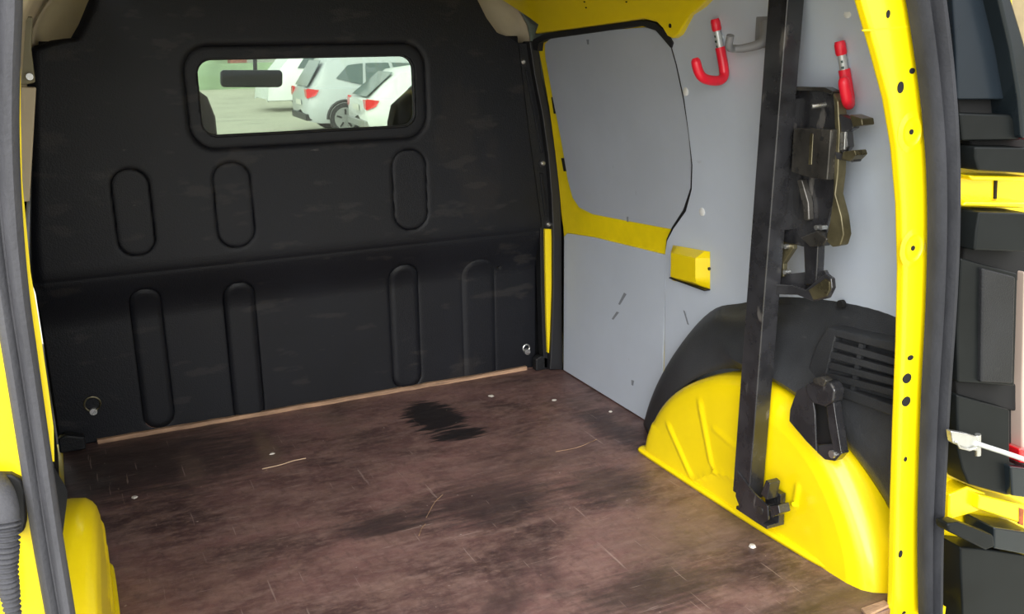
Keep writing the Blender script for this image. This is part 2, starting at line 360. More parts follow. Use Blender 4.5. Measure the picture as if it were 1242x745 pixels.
dr = empty('door_1', (1.46, 2.4, .02)); tag(dr, 'right sliding door seen from inside, two grey panels in a yellow frame', 'sliding door', kind='structure')
frame = yz([(655, 44), (700, 38), (778, 30), (800, 38), (812, 52)] + gap[1:]) + [(2.112, .006), (2.698, .006)] + yz([(683, 300), (679, 260), (673, 200), (664, 130), (653, 70), (650, 56)])
wall_panel('door_frame', frame, YELD, dr, off=-.006, thick=.012)
up = yz([(668, 45), (720, 38), (782, 33), (799, 38), (810, 50), (819, 80), (828, 120), (835, 165), (838, 200), (837, 227), (828, 254), (813, 278), (770, 270), (718, 260), (702, 252), (694, 240), (688, 218), (680, 170), (670, 120), (661, 70), (660, 54)])
u = wall_panel('upper_lining', up, GRY2, dr, off=-.001, thick=.005); u['label'] = 'dark grey upper door panel with rounded corners'
lo = yz([(688, 283), (720, 288), (806, 309)]) + [(2.118, .004), (2.700, .004)] + yz([(684, 300), (684, 287)])
l_ = wall_panel('lower_lining', lo, GRY, dr, off=.0, thick=.006); l_['label'] = 'pale grey lower door panel with scuffs'
for a in ([(667, 118), (670, 118), (674, 138), (670, 138)], [(679, 192), (683, 192), (686, 208), (682, 208)], [(672, 95), (674, 95), (676, 105), (674, 105)], [(680, 160), (682, 160), (684, 167), (682, 167)]):
    wall_panel('slot', yz(a), HOLE, dr, off=-.0045, thick=.004, bevel=0)
for a in ([(757, 355), (760, 357), (752, 370), (750, 369)], [(748, 378), (751, 379), (744, 388), (742, 387)], [(766, 461), (769, 462), (768, 468), (766, 467)], [(831, 376), (833, 377), (838, 394), (836, 393)], [(711, 48), (714, 48), (714, 54), (712, 54)], [(760, 263), (762, 263), (762, 269), (760, 269)]):
    wall_panel('scuff_mark', yz(a), mat('grey_scuff', (.20, .22, .25), .7) if a[0][0] == 757 else bpy.data.materials['grey_scuff'], dr if a[0][0] < 800 else wr, off=.0006 if a[0][1] > 275 and a[0][0] < 800 else (.0065 if a[0][0] > 800 else -.0004), thick=.001, bevel=0)

# black door seals round the sliding door opening
sl = empty('door_seal', (1.44, 2.4, .02)); tag(sl, 'black rubber seal round the sliding door opening beside the bulkhead', 'door seal')
band = yz([(644, 60), (646, 48), (660, 41), (700, 35), (778, 24), (795, 28), (807, 38), (815, 52), (813, 58), (808, 52), (795, 37), (778, 31), (700, 42), (664, 47), (653, 52), (652, 62)], .012)
wall_panel('top_seal', band, RUBD, sl, off=.012, thick=.02, bevel=.003)
ga = gap; gb = [(814.5, 50), (822.5, 78), (831, 120), (837.5, 165), (841.5, 200), (841.5, 230), (835, 255), (820, 277), (812, 292), (809.5, 312)]
wall_panel('rear_gap_seal', yz(ga + gb[::-1]), RUBD, sl, off=.002, thick=.016, bevel=.001)
# front vertical seal and the bolted flange of the bulkhead: they follow the leaning body side
def vstrip(name, pts, m, parent, y, depth=.03, bevel=.003):
    L_ = [on_y(a, py, y) for a, b, py in pts]; R2 = [on_y(b, py, y) for a, b, py in pts]
    return MB().prism(L_ + R2[::-1], (0, depth, 0)).build(name, m, parent, True, bevel)
vstrip('front_seal', [(642, 653, 50), (648, 657, 90), (658, 668, 140), (665, 676, 190), (669, 680, 240), (671, 682, 290), (671, 682, 350), (669, 682, 410), (667, 683, 449)], RUBD, sl, 2.712, .05, .004)
fr = empty('trim_2', (1.39, 2.75, 0)); tag(fr, 'narrow black flange bolted along the right edge of the bulkhead', 'bulkhead flange', kind='structure')
vstrip('flange', [(623, 645, 52), (628, 650, 90), (637, 660, 140), (645, 667, 190), (651, 671, 240), (655, 673, 278), (655, 662, 279), (656, 664, 350), (658, 664, 410), (660, 665, 447)], BLK2, fr, 2.735, .035, .003)
vstrip('raised_rib', [(637, 641, 85), (648, 653, 140), (656, 661, 185)], BLK, fr, 2.731, .01, .002)
vstrip('lower_rib', [(655, 659, 210), (661, 665, 262)], BLK, fr, 2.731, .01, .002)
for (px, py) in ((634, 75), (658, 198), (665, 272)):
    p = on_y(px, py, 2.735); b = MB().tube([(p[0], 2.736, p[2]), (p[0], 2.733, p[2])], .0135, 6).build('plate', RUBD, fr)
    MB().tube([(p[0], 2.735, p[2]), (p[0], 2.728, p[2]), (p[0], 2.725, p[2])], [.0075, .0075, .004], 14).build('bolt', CHR, b, True)
st = vstrip('trim_3', [(661, 671, 278), (662, 671, 340), (663, 670, 390), (664.5, 667, 428)], YEL, None, 2.725, .02, .001)
tag(st, 'thin yellow strip of door pillar beside the bulkhead, tapering downwards', 'pillar', kind='structure')
# dark corner feet where bulkhead meets floor
for nm, px, py, x0, x1 in (('corner_block', 655, 440, 1.375, 1.445), ('corner_block', 90, 535, -.098, -.03)):
    o = MB().prism([(x0, 2.735, .002), (x1, 2.735, .002), (x1, 2.735, .04), (x0 + .02, 2.735, .055), (x0, 2.735, .045)], (0, .03, 0)).build(nm, BLK2, None, True, .006)
    tag(o, 'small black plastic block in the floor corner by the ' + ('sliding door' if x0 > 0 else 'left side wall'), 'corner block')

# yellow cant rail above the door
cr = empty('trim_4', (1.40, 2.4, 1.12)); tag(cr, 'yellow roof rail above the sliding door, ending in a rounded tab', 'roof rail', kind='structure')
rail = yz([(648, 41), (652, 30)], .022) + [(2.90, 1.279), (1.70, 1.279)] + yz([(864, -6), (850, 8), (836, 18), (828, 32), (822, 42), (815, 47), (809, 44), (803, 34), (796, 27), (780, 23), (700, 34)], .022)
wall_panel('rail', rail, YEL, cr, off=.022, thick=.024, bevel=.005)
rail2 = yz([(700, 12), (780, -2), (830, -10), (830, -40), (700, -40)])
for (px, py) in ((813, 31), (709, 1), (711, 8), (760, 1)):
    p = on_wall(px, py, .022); MB().tube([(p[0] + .004, p[1], p[2]), (p[0] - .0012, p[1], p[2])], .0055 if px == 813 else .0045, 12).build('hole', HOLE, cr)

# roof lining and outer roof
def roof_rows(off, y0, y1, n=24):
    rows = []
    xs = XW(1.28)
    for k in range(n + 1):
        t = -1 + 2 * k / n; x = XC + (xs - XC + off * .6) * t; z = 1.28 + off + .03 * (1 - t * t)
        rows.append([(x, y0 + (y1 - y0) * j / 3, z) for j in range(4)])
    return rows
ce = empty('ceiling', (.68, 2, 1.3)); tag(ce, 'painted metal roof over the cargo bay', 'ceiling', kind='structure')
grid('roof_inner_skin', roof_rows(0, 1.16, 2.95), BEI, ce, thick=.006)
grid('roof_outer_skin', roof_rows(.05, 1.10, 3.75), YEL, ce, thick=.006)
MB().box(.12, 1.24, 1.10, 1.19, 1.21, 1.30).build('rear_header', YEL, ce, True, .01)
# beige cove between the bulkhead top corners and the cab headlining
for side, nm in ((1, 'trim_5'), (-1, 'trim_6')):
    rows = []
    for k in range(13):
        a = k / 12
        rows.append([])
        for j in range(7):
            b = j / 6; y = 2.765 + .22 * b
            z0 = .98 + .30 * a; x = XW(min(z0, 1.28)) + .012 if k < 12 else XW(1.28) - .06
            x = x - .20 * b * b; 
            if a > .75: x -= (a - .75) * .5
            rows[-1].append((x if side > 0 else 2 * XC - x - .0, y, z0))
    o = grid(nm, rows, BEI, None, thick=.006 * side)
    tag(o, 'beige cab pillar trim showing past the bulkhead\'s %s top corner' % ('right' if side > 0 else 'left'), 'pillar trim', kind='structure')

# left wall
wl = empty('wall_left', (-.1, 2, 0)); tag(wl, 'left side wall of the cargo bay, lined in grey and dark board, mostly hidden by the rear pillar', 'van wall', kind='structure')
side_sheet('lining_board', 1.22, 2.40, .0, .78, GRY, .0, wl, -1)
side_sheet('dark_lining', 2.405, 2.74, .0, .80, BLK2, .0, wl, -1)
side_sheet('body_skin', 1.20, 2.84, -.05, 1.28, BEI, -.02, wl, -1)
side_sheet('outer_skin', 1.19, 5.2, -.28, .55, YEL, -.17, wl, -1)
side_sheet('outer_upper_skin', 1.19, 2.95, .55, 1.28, YEL, -.17, wl, -1)
c = [on_y(*p, 1.9) for p in ((8, 104), (44, 106), (42, 140), (36, 245), (8, 245))]
MB().prism(c, (0, .02, 0)).build('pillar_cover', BEI, wl, True, .003)
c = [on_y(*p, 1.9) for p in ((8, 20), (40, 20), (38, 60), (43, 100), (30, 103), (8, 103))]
MB().prism(c, (0, .02, 0)).build('pillar_gusset', mat('olive_primer', (.16, .145, .09), .6), wl, True, .003)  # the gusset is a darker olive than the beige cover
p = on_y(36, 93, 1.9); MB().tube([(p[0], 1.90, p[2]), (p[0], 1.893, p[2])], .006, 12).build('bolt', CHR, wl, True)

# ------------------------------------------------------------------ rear door opening: pillars, seals, outer lamp trims
YP = 1.16
pr = empty('trim_7', (1.35, YP, 0)); tag(pr, 'yellow painted right rear pillar punched with small holes', 'pillar', kind='structure')
inn = [(1028, -60), (1035, 0), (1052, 60), (1068, 120), (1078, 180), (1084, 250), (1086, 330), (1084, 420), (1080, 520), (1077, 620), (1074, 745), (1072, 800)]
outr = [(1106, -60), (1112, 0), (1124, 60), (1130, 120), (1136, 180), (1138, 250), (1138, 330), (1135, 420), (1129, 520), (1126, 620), (1124, 745), (1124, 800)]
MB().prism([(on_y(*p, YP + .02)[0], YP, on_y(*p, YP)[2]) for p in inn] + [on_y(*p, YP) for p in outr[::-1]], (0, .022, 0)).build('pillar_face', YEL, pr, True, .007, 3)
for (px, py) in ((1105, 160), (1107, 301)):                  # pressed dimples with a hole
    p = on_y(px, py, YP); V = []; n = 28; prof = [(.030, 0), (.026, -.0012), (.021, -.002), (.018, .0), (.014, .0005), (.007, .0), (.006, .002)]
    for r, h in prof:
        for k in range(n): a = 2 * math.pi * k / n; V.append((p[0] + r * math.cos(a), YP - .0006 + h, p[2] + r * 1.15 * math.sin(a)))
    F = [(i * n + k, i * n + (k + 1) % n, (i + 1) * n + (k + 1) % n, (i + 1) * n + k) for i in range(len(prof) - 1) for k in range(n)]
    d = obj('dimple', V, F, YEL, pr, True)
    MB().tube([(p[0], YP + .001, p[2]), (p[0], YP - .0015, p[2])], .0045, 10).build('hole', HOLE, d)
for (px, py, rw, rh) in ((1077, 17, 2, 4), (1106, 86, 3, 3), (1092, 106, 3.5, 6), (1104, 434, 3.5, 3), (1100, 459, 5, 6), (1099, 487, 5, 6), (1098, 557, 2, 3), (1092, 672, 2.5, 5), (1096, 744, 2.5, 3)):
    c = on_y(px, py, YP); s = 1.75 / FOC
    MB().prism([(c[0] + rw * s * 1.35 * math.cos(a), YP - .001, c[2] + rh * s * 1.05 * math.sin(a)) for a in [2 * math.pi * k / 14 for k in range(14)]], (0, .004, 0)).build('hole', HOLE, pr)
MB().prism([on_y(*p, YP - .001) for p in ((1046, 36), (1118, 30), (1119, 32), (1047, 38))], (0, .003, 0)).build('weld_seam', YELD, pr)

def seal(name, pts, wpx, m, y, label):                       # pts: centre pixels; a double-lobed rubber section swept down the opening
    P = spline([on_y(a, b, y) for a, b in pts], 60); Wd = spline([(w_, 0) for w_ in wpx], 60); V = []
    prof = [(-1, .55), (-.98, -.1), (-.80, -.50), (-.5, -.68), (-.22, -.48), (-.08, -.22), (.02, -.22), (.12, -.52), (.35, -.82), (.68, -.78), (.92, -.42), (1, .1), (1, .55)]
    for k, p in enumerate(P):
        t = P[min(k + 1, 60)] - P[max(k - 1, 0)]; t /= np.linalg.norm(t); sx = np.cross(t, (0, 1, 0)); sx /= np.linalg.norm(sx)
        if sx[0] < 0: sx = -sx
        for u, v in prof: V.append(p + sx * u * Wd[k][0] + np.array((0, 1, 0)) * v * Wd[k][0])
    n = len(prof); F = [(i * n + k, i * n + (k + 1) % n, (i + 1) * n + (k + 1) % n, (i + 1) * n + k) for i in range(60) for k in range(n)]
    F += [tuple(range(n)), tuple(60 * n + k for k in range(n))[::-1]]
    o = obj(name, V, F, m, None, True); tag(o, label, 'rubber seal'); return o
seal('rubber_seal', [(1112, -70), (1124, 0), (1137, 100), (1144, 190), (1145, 280), (1142, 370), (1136, 470), (1132, 560), (1129, 650), (1129, 745), (1129, 810)],
     [.028, .027, .026, .025, .0245, .024, .0235, .023, .022, .021, .021], RUB, 1.135, 'thick black rubber seal running down the right rear pillar')
seal('rubber_seal', [(-4, -80), (-2, 0), (-4, 80), (-4, 160), (1, 250), (12, 350), (27, 450), (42, 550), (57, 650), (73, 745), (85, 820)],
     [.022, .022, .0215, .021, .020, .018, .017, .0165, .0163, .016, .016], RUBG, 1.135, 'thick dusty grey rubber seal running down the left rear pillar')

# left rear pillar: inner flange and outer face
pl = empty('trim_8', (-.08, YP, 0)); tag(pl, 'yellow painted left rear pillar either side of its grey seal', 'pillar', kind='structure')
i1 = [(24, -60), (25, 60), (25, 130), (27, 220), (37, 330), (47, 390), (57, 460), (65, 519), (66, 560), (60, 560), (48, 500), (34, 430), (20, 330), (14, 220), (10, 130), (8, 60), (8, -60)]
MB().prism([on_y(*p, 1.17) for p in i1], (0, .004, 0)).build('inner_flange', YEL, pl)
i2 = [(2, -60), (4, 100), (8, 250), (16, 370), (30, 470), (44, 570), (58, 670), (72, 790), (-150, 830), (-150, -60)]
MB().prism([on_y(*p, 1.155) for p in i2], (0, .08, 0)).build('outer_face', YEL, pl, True, .01)
# wiring boot low on the left pillar
wb = empty('wiring_boot', (-.1, 1.1, .4)); tag(wb, 'black ribbed rubber wiring boot plugged into the left rear pillar', 'cable boot')
c = [on_y(*p, 1.145) for p in ((-30, 575), (14, 576), (26, 582), (32, 594), (33, 632), (30, 645), (20, 652), (-30, 652))]
MB().prism(c, (0, .02, 0)).build('socket_plate', RUBD, wb, True, .004)
P = spline([on_y(a, b, y) for a, b, y in ((-8, 586, 1.145), (2, 606, 1.12), (7, 640, 1.105), (8, 690, 1.10), (15, 740, 1.10), (22, 790, 1.10))], 120); rad = []
for k in range(121):
    t = k / 120; r = .0155 - .010 * max(0, t - .3) / .7
    if t > .36: r += .0018 * (1 if (t * 42) % 1 < .5 else -1) * (1 - .3 * t)
    rad.append(r)
MB().tube(P, rad, 18).build('bellows', RUBG, wb, True)

# outer rear corner right of the opening: yellow body face with dark lamp trims and hinge pockets
oc = empty('trim_9', (1.5, 1.2, 0)); tag(oc, 'yellow rear corner of the van right of the door seal, with two hinge pockets', 'van corner', kind='structure')
f = [(1146, -60), (1160, 60), (1166, 200), (1166, 300), (1162, 400), (1156, 500), (1148, 620), (1146, 745), (1146, 810)]
R2 = [(1292, 810), (1290, 700), (1288, 560), (1284, 400), (1272, 220), (1250, 150), (1226, 60), (1206, -60)]
MB().prism([on_y(a - 14, b, 1.175) for a, b in f] + [on_y(*p, 1.175) for p in R2], (0, .06, 0)).build('corner_face', YEL, oc, True, .006)
def trace(name, pts, m, parent, y, depth, bevel=.004): return MB().prism([on_y(*p, y) for p in pts], (0, depth, 0)).build(name, m, parent, True, bevel)
for pts in ([(1176, 213), (1252, 214), (1252, 220), (1180, 219)], [(1172, 244), (1252, 246), (1252, 253), (1168, 250)], [(1188, 600), (1252, 615), (1252, 640), (1186, 618)]):
    trace('hinge_ledge', pts, YEL, oc, 1.125, .055)
trace('pocket_lip', [(1174, 590), (1196, 598), (1196, 618), (1150, 632), (1152, 600)], YEL, oc, 1.14, .04)
trace('pocket_seam', [(1207, 219), (1210, 219), (1209, 246), (1206, 246)], HOLE, oc, 1.172, .004, 0)
trace('pocket_slot', [(1236, 616), (1242, 618), (1241, 638), (1236, 636)], RUST, oc, 1.124, .004, 0)
lt = empty('lamp_trim', (1.5, 1.12, .3)); tag(lt, 'stack of dark plastic lamp trims right of the door seal', 'lamp trim')
trace('upper_cover', [(1152, -60), (1156, 0), (1160, 60), (1162, 121), (1221, 121), (1213, 60), (1203, 0), (1190, -60)], SMOK, lt, 1.13, .05)
trace('side_gloss_strip', [(1196, -60), (1212, 0), (1226, 60), (1236, 120), (1240, 168), (1262, 172), (1256, 110), (1243, 50), (1228, 0), (1210, -60)], GLOSS, lt, 1.10, .08, .006)
trace('shadow_gap', [(1162, 119), (1224, 119), (1228, 142), (1165, 142)], HOLE, lt, 1.155, .03)
trace('cover_block', [(1164, 137), (1226, 139), (1234, 150), (1240, 170), (1168, 171)], CHAR, lt, 1.115, .06)
trace('shadow_backing', [(1200, 60), (1268, 60), (1268, 211), (1190, 206), (1190, 122)], HOLE, lt, 1.160, .012, 0)  # added dark sheets stand in for the shade between the trims
trace('shadow_backing', [(1196, 258), (1270, 260), (1270, 600), (1236, 598), (1190, 560)], HOLE, lt, 1.160, .012, 0)
trace('cover_block', [(1183, 178), (1246, 179), (1256, 184), (1256, 211), (1187, 207), (1183, 192)], CHAR, lt, 1.105, .07)
trace('shadow_gap', [(1176, 168), (1246, 168), (1246, 182), (1180, 182)], HOLE, lt, 1.15, .03)
trace('cover_block', [(1188, 257), (1254, 259), (1254, 306), (1182, 304), (1184, 280)], CHAR, lt, 1.105, .07)
trace('shadow_gap', [(1170, 300), (1250, 302), (1250, 345), (1168, 330)], HOLE, lt, 1.15, .03)
trace('cover_block', [(1166, 313), (1190, 320), (1235, 332), (1231, 469), (1162, 464), (1161, 400)], CHAR, lt, 1.12, .05)
trace('raised_rib', [(1192, 325), (1232, 336), (1229, 466), (1190, 464)], BLK2, lt, 1.112, .02)
trace('shadow_gap', [(1160, 462), (1236, 466), (1236, 500), (1162, 484)], HOLE, lt, 1.15, .03)
trace('cover_block', [(1161, 479), (1192, 488), (1225, 497), (1225, 560), (1236, 566), (1236, 600), (1222, 601), (1175, 588), (1168, 570), (1162, 545)], CHAR, lt, 1.12, .05)
trace('corner_cap', [(1226, 566), (1256, 570), (1256, 606), (1228, 602)], GLOSS, lt, 1.105, .06)
trace('red_lens', [(1237, 545), (1262, 548), (1262, 566), (1237, 562)], LAMP, lt, 1.12, .05)
trace('red_lens', [(1238, 182), (1264, 182), (1264, 210), (1240, 200)], LAMP, lt, 1.11, .05)
trace('lens_edge', [(1243, 330), (1264, 334), (1264, 545), (1240, 545), (1240, 470)], mat('pale_lens_edge', (.42, .33, .28), .35), lt, 1.135, .04)
trace('lower_cover', [(1165, 664), (1206, 668), (1258, 676), (1258, 810), (1170, 810), (1166, 700)], CHAR, lt, 1.115, .06)
trace('lower_cap', [(1206, 640), (1258, 648), (1258, 676), (1206, 666)], GLOSS, lt, 1.10, .07)
bs = empty('door_stop', (1.4, 1.1, .2)); tag(bs, 'short dark door stop bar poking past the seal low on the right', 'door stop')
trace('bar', [(1150, 636), (1164, 634), (1206, 650), (1207, 664), (1196, 668), (1150, 645)], CHAR, bs, 1.08, .03, .005)
o = on_y(1160, 669, 1.165); MB().tube([(o[0], 1.175, o[2]), (o[0], 1.16, o[2]), (o[0], 1.155, o[2])], [.009, .009, .006], 16).build('rubber_button', CHAR, bs, True)
# door check strap
ck = empty('check_strap', (1.42, 1.1, .4)); tag(ck, 'silver door check rod with a clevis, running right from the pillar seal', 'door check rod')
trace('clevis', [(1154, 523), (1172, 526), (1186, 530), (1194, 540), (1186, 548), (1172, 545), (1156, 538)], CHR, ck, 1.09, .014, .003)
MB().tube([on_y(1184, 538, 1.088), on_y(1215, 548, 1.08), on_y(1256, 562, 1.07)], .0048, 12).build('rod', GALV, ck, True)
MB().tube([on_y(1186, 527, 1.094), on_y(1186, 552, 1.094)], .0055, 12).build('pin', CHR, ck, True)
MB().tube([on_y(a, b, 1.086) for a, b in ((1160, 536), (1164, 543), (1176, 546), (1184, 543))], .0022, 8).build('spring_clip', CHR, ck, True)

# ================================================================== WHEEL ARCHES
RIDGE = [(on_x(812, 516, 1.335)[1:], on_x(838, 578, 1.335)[1:], .008, .0042), (on_x(850, 489, 1.335)[1:], on_x(862, 562, 1.335)[1:], .008, .0042), (on_x(842, 584, 1.335)[1:], on_x(866, 573, 1.335)[1:], .006, .004),
         (on_x(866, 573, 1.335)[1:], on_x(888, 580, 1.335)[1:], .006, .004), (on_x(866, 520, 1.335)[1:], on_x(894, 545, 1.335)[1:], .006, .003), (on_x(925, 630, 1.345)[1:], on_x(962, 612, 1.345)[1:], .006, .004), (on_x(962, 612, 1.345)[1:], on_x(966, 590, 1.345)[1:], .006, .004)]
def segd(y, z, a, b):
    vy, vz = b[0] - a[0], b[1] - a[1]; t = min(1, max(0, ((y - a[0]) * vy + (z - a[1]) * vz) / (vy * vy + vz * vz)))
    return math.hypot(y - a[0] - t * vy, z - a[1] - t * vz)
def arch(side, label):
    def mx(x): return x if side > 0 else 2 * XC - x - .040
    root = empty('wheel_arch', (mx(1.40), 1.62, 0)); tag(root, label, 'wheel arch')
    NT = 150
    def sil(t):                                             # outline of the yellow pressing at its edge, t 0 (far foot) to 1 (near foot)
        P = [(2.02, -.004), (2.005, .06), (1.965, .135), (1.90, .205), (1.81, .268), (1.70, .318), (1.58, .338), (1.47, .315), (1.385, .272), (1.32, .215), (1.265, .145), (1.225, .07), (1.205, -.004)]
        return P
    O = spline([(a, b) for a, b in sil(0)], NT); c = np.array((1.60, 0.0))
    rings = []
    # (scale of outline, x far side, x near side)
    for s, xf, xn in ((0.0, 1.338, 1.352), (.25, 1.338, 1.350), (.50, 1.335, 1.350), (.70, 1.333, 1.350), (.82, 1.332, 1.352), (.90, 1.333, 1.360), (.945, 1.336, 1.374), (.975, 1.342, 1.392), (1.0, 1.352, 1.412), (1.012, 1.375, 1.436), (1.015, 1.47, 1.47)):
        r = []
        for k, o in enumerate(O):
            u = sm(1.75, 1.25, o[0]); q = c + (o - c) * s
            if s > .80 and k < 20: q = c + (o - c) * (s * .0 + (1 - (1 - s) * .55))
            x = xf + (xn - xf) * u
            r.append((mx(x), q[0], max(q[1], -.004)))
        rings.append(r)
    # densify rings for the flutes
    dense = []
    for i in range(len(rings) - 1):
        A, B = rings[i], rings[i + 1]; m_ = 10 if i < 4 else 3
        for j in range(m_):
            t = j / m_; row = []
            for k in range(len(A)):
                p = np.array(A[k]) * (1 - t) + np.array(B[k]) * t
                if i < 5:
                    h = sum(hh * math.exp(-(segd(p[1], p[2], a_, b_) / wd) ** 4) for a_, b_, wd, hh in RIDGE); p[0] -= side * h
                row.append(p)
            dense.append(row)
    dense.append(rings[-1])
    g = grid('arch_pressing', dense, YEL, root)
    # welded foot flange lying along the floor
    fp = [(1.332, 2.028), (1.330, 2.0), (1.330, 1.9), (1.333, 1.7), (1.340, 1.5), (1.350, 1.36), (1.374, 1.27), (1.41, 1.21), (1.45, 1.195)]
    rows = []
    for x, y in spline(fp, 30):
        rows.append([(mx(x - .004), y, .001), (mx(x - .004), y, .007), (mx(x + .000), y, .012), (mx(x + .010), y, .014), (mx(x + .03), y, .014)])
    grid('foot_flange', rows, YELD, root, thick=.004 * side)
    return root
ar = arch(1, 'right yellow wheel arch behind the foot of the black post')
al = arch(-1, 'left yellow wheel arch showing past the grey pillar seal')
p = on_x(1030, 647, 1.37); MB().tube([(p[0] + .006, p[1], p[2]), (p[0] - .004, p[1], p[2] + .002)], [.009, .006], 7).build('rust_spot', RUST, ar, True)

# black plastic trims over the arches
def arch_trim(side, label):
    def mx(x): return x if side > 0 else 2 * XC - x - .07
    root = empty('arch_trim', (mx(1.45), 1.7, .3)); tag(root, label, 'plastic trim')
    inner = spline([(1.385, 2.03, .0), (1.38, 2.0, .08), (1.375, 1.955, .155), (1.372, 1.89, .225), (1.37, 1.80, .288), (1.37, 1.70, .333), (1.372, 1.58, .347), (1.385, 1.47, .323), (1.40, 1.385, .279), (1.42, 1.32, .22), (1.44, 1.265, .15), (1.45, 1.22, .07)], 44)
    top = spline([(1.458, 2.185, .0), (1.458, 2.155, .07), (1.458, 2.11, .155), (1.458, 2.05, .25), (1.457, 1.97, .35), (1.456, 1.88, .425), (1.454, 1.78, .462), (1.452, 1.65, .51), (1.45, 1.50, .545), (1.449, 1.36, .57), (1.449, 1.26, .585), (1.449, 1.18, .60)], 44)
    rows = []
    for k in range(45):
        a, b = inner[k], top[k]; row = []
        bulge = sm(1.75, 1.6, a[1])
        for j in range(13):
            t = j / 12; p = a * (1 - t) + b * t
            n1 = math.sin(math.pi * t)
            x = p[0] - .022 * n1 * (1 - bulge) - bulge * (.035 * sm(0, .15, t) * (1 - sm(.78, .90, t)))
            z = p[2] + .03 * n1 * (1 - bulge)
            row.append((mx(x), p[1], z))
        rows.append(row)
    grid('cover', rows, TRM, root, thick=.004 * side)
    return root
tr_ = arch_trim(1, 'black plastic side trim over the right wheel arch, with a louvred vent')
arch_trim(-1, 'black plastic side trim over the left wheel arch')
# louvred vent housing on the right trim
XV = 1.385
def vt(name, pts, m, x, depth, parent=tr_, bevel=.002): return MB().prism([on_x(*p, x) for p in pts], (depth, 0, 0)).build(name, m, parent, True, bevel)
vh = vt('vent_housing', [(1003, 397), (1100, 420), (1100, 432), (1013, 409), (1000, 462), (1100, 498), (1100, 512), (984, 470), (978, 452), (990, 418)], TRM, XV, .045, bevel=.004)
for i in range(4):
    xa, ya = 1013 - i * 3.3, 409 + i * 12.6
    vt('slat', [(xa - 4, ya + 4.2), (1100, ya + 30), (1100, ya + 38), (xa - 6, ya + 12)], TRM, XV + .001, .012, vh, .001)
for x0 in (1042,):
    vt('rib', [(x0, 416), (x0 + 5, 418), (x0 - 7, 480), (x0 - 12, 478)], TRM, XV + .004, .008, vh, 0)
vt('vent_backing', [(1003, 400), (1100, 424), (1100, 502), (985, 462)], HOLE, XV + .040, .003, vh, 0)
vt('yellow_glimpse', [(1024, 414), (1062, 422), (1048, 478), (1016, 466)], YELD, XV + .03, .004, vh, 0)
p = on_x(1021, 369, 1.44); MB().tube([(p[0] + .004, p[1], p[2]), (p[0] - .006, p[1], p[2])], .009, 14).build('plug', HOLE, tr_, True)

# yellow striker cover on the lining board
sc = empty('striker_cover', tuple(on_wall(842, 323))); tag(sc, 'small yellow metal striker cover fixed to the grey board beside the sliding door', 'striker cover')
rows = []
C4 = [yz([p])[0] for p in ((819, 297), (864, 305), (864, 350), (818, 340))]
for u in range(9):
    row = []
    for v in range(7):
        a, b = u / 8, v / 6
        q = (np.array(C4[0]) * (1 - a) + np.array(C4[1]) * a) * (1 - b) + (np.array(C4[3]) * (1 - a) + np.array(C4[2]) * a) * b
        e = min(sm(0, .14, a), sm(1.0, .97, a), sm(0, .1, b), sm(1, .9, b)); row.append((XW(q[1]) - .007 - .020 * e - .012 * a * e, q[0], q[1]))
    rows.append(row)
grid('cover', rows, YEL, sc, thick=.0)
p = on_wall(861, 326, .035); MB().tube([(p[0], p[1], p[2]), (p[0] - .004, p[1], p[2])], .004, 10).build('screw', OLV, sc, True)
MB().box(*sorted((XW(C4[3][1]) - .006, XW(C4[3][1]) - .026)), C4[2][0], C4[3][0] - .012, C4[2][1] - .004, C4[2][1] - .001).build('gasket', RUBD, sc)

# wooden strips at the front edge of the floor
for nm, a, b, z0, m, wdt, lab in (('wood_strip', (118, 535), (636, 447), 0.0, WOOD, .012, 'pale splintered wood strip along the floor in front of the bulkhead'),
                             ('wood_strip', (120, 529), (640, 442), 0.0, DARKW, .018, 'dark stained wood strip against the foot of the bulkhead')):
    A, B = on_z(*a), on_z(*b); y = (2.772 if m is WOOD else 2.782)
    n = 30; rows = []
    for k in range(n + 1):
        t = k / n; x = A[0] + (B[0] - A[0]) * t; j = R_.uniform(-.0018, .0018); h = .013 if m is WOOD else .034
        y0 = y - wdt / 2 + j - (.0 if m is WOOD else -.008)
        rows.append([(x, y0, .0005), (x, y0, h + j * .5), (x, y0 + wdt, h + j * .3), (x, y0 + wdt, .0005), (x, y0, .0005)])
    tag(grid(nm, rows, m, None, smooth=False), lab, 'wood strip')
c = on_z(1062, 738); o = MB().prism([on_z(*p, .001) for p in ((1044, 741), (1072, 731), (1080, 736), (1052, 750))], (0, 0, .006)).build('wood_offcut', WOOD, None, True, .001)
tag(o, 'splinter of pale wood on the floor edge beside the right rear pillar', 'wood offcut')

# ================================================================== BLACK POST WITH BRACKETS
PX0, PY0 = 1.300, 0
pc = on_x(921, 491, 1.295); py_ = float(pc[1]); PXN = 1.295; SX, SY = .042, .056
post = empty('steel_post', (PXN + SX / 2, py_ + SY / 2, .06)); tag(post, 'tall black square steel post standing on the right wheel arch', 'post')
MB().add([(PXN + a * SX - (0 if z < .5 else .010), py_ + b * SY + (.018 if z < .5 else -.024), z) for z in (.085, 1.165) for a, b in ((0, 0), (1, 0), (1, 1), (0, 1))], [(0, 1, 2, 3), (7, 6, 5, 4)] + [(i, (i + 1) % 4, 4 + (i + 1) % 4, 4 + i) for i in range(4)]).build('post_tube', STL, post, True, .003, 3)
# fixing plate at the head of the post
MB().box(PXN - .012, 1.345, py_ - .04, py_ + SY, 1.165, 1.177).build('head_plate', STL, post, True, .002)
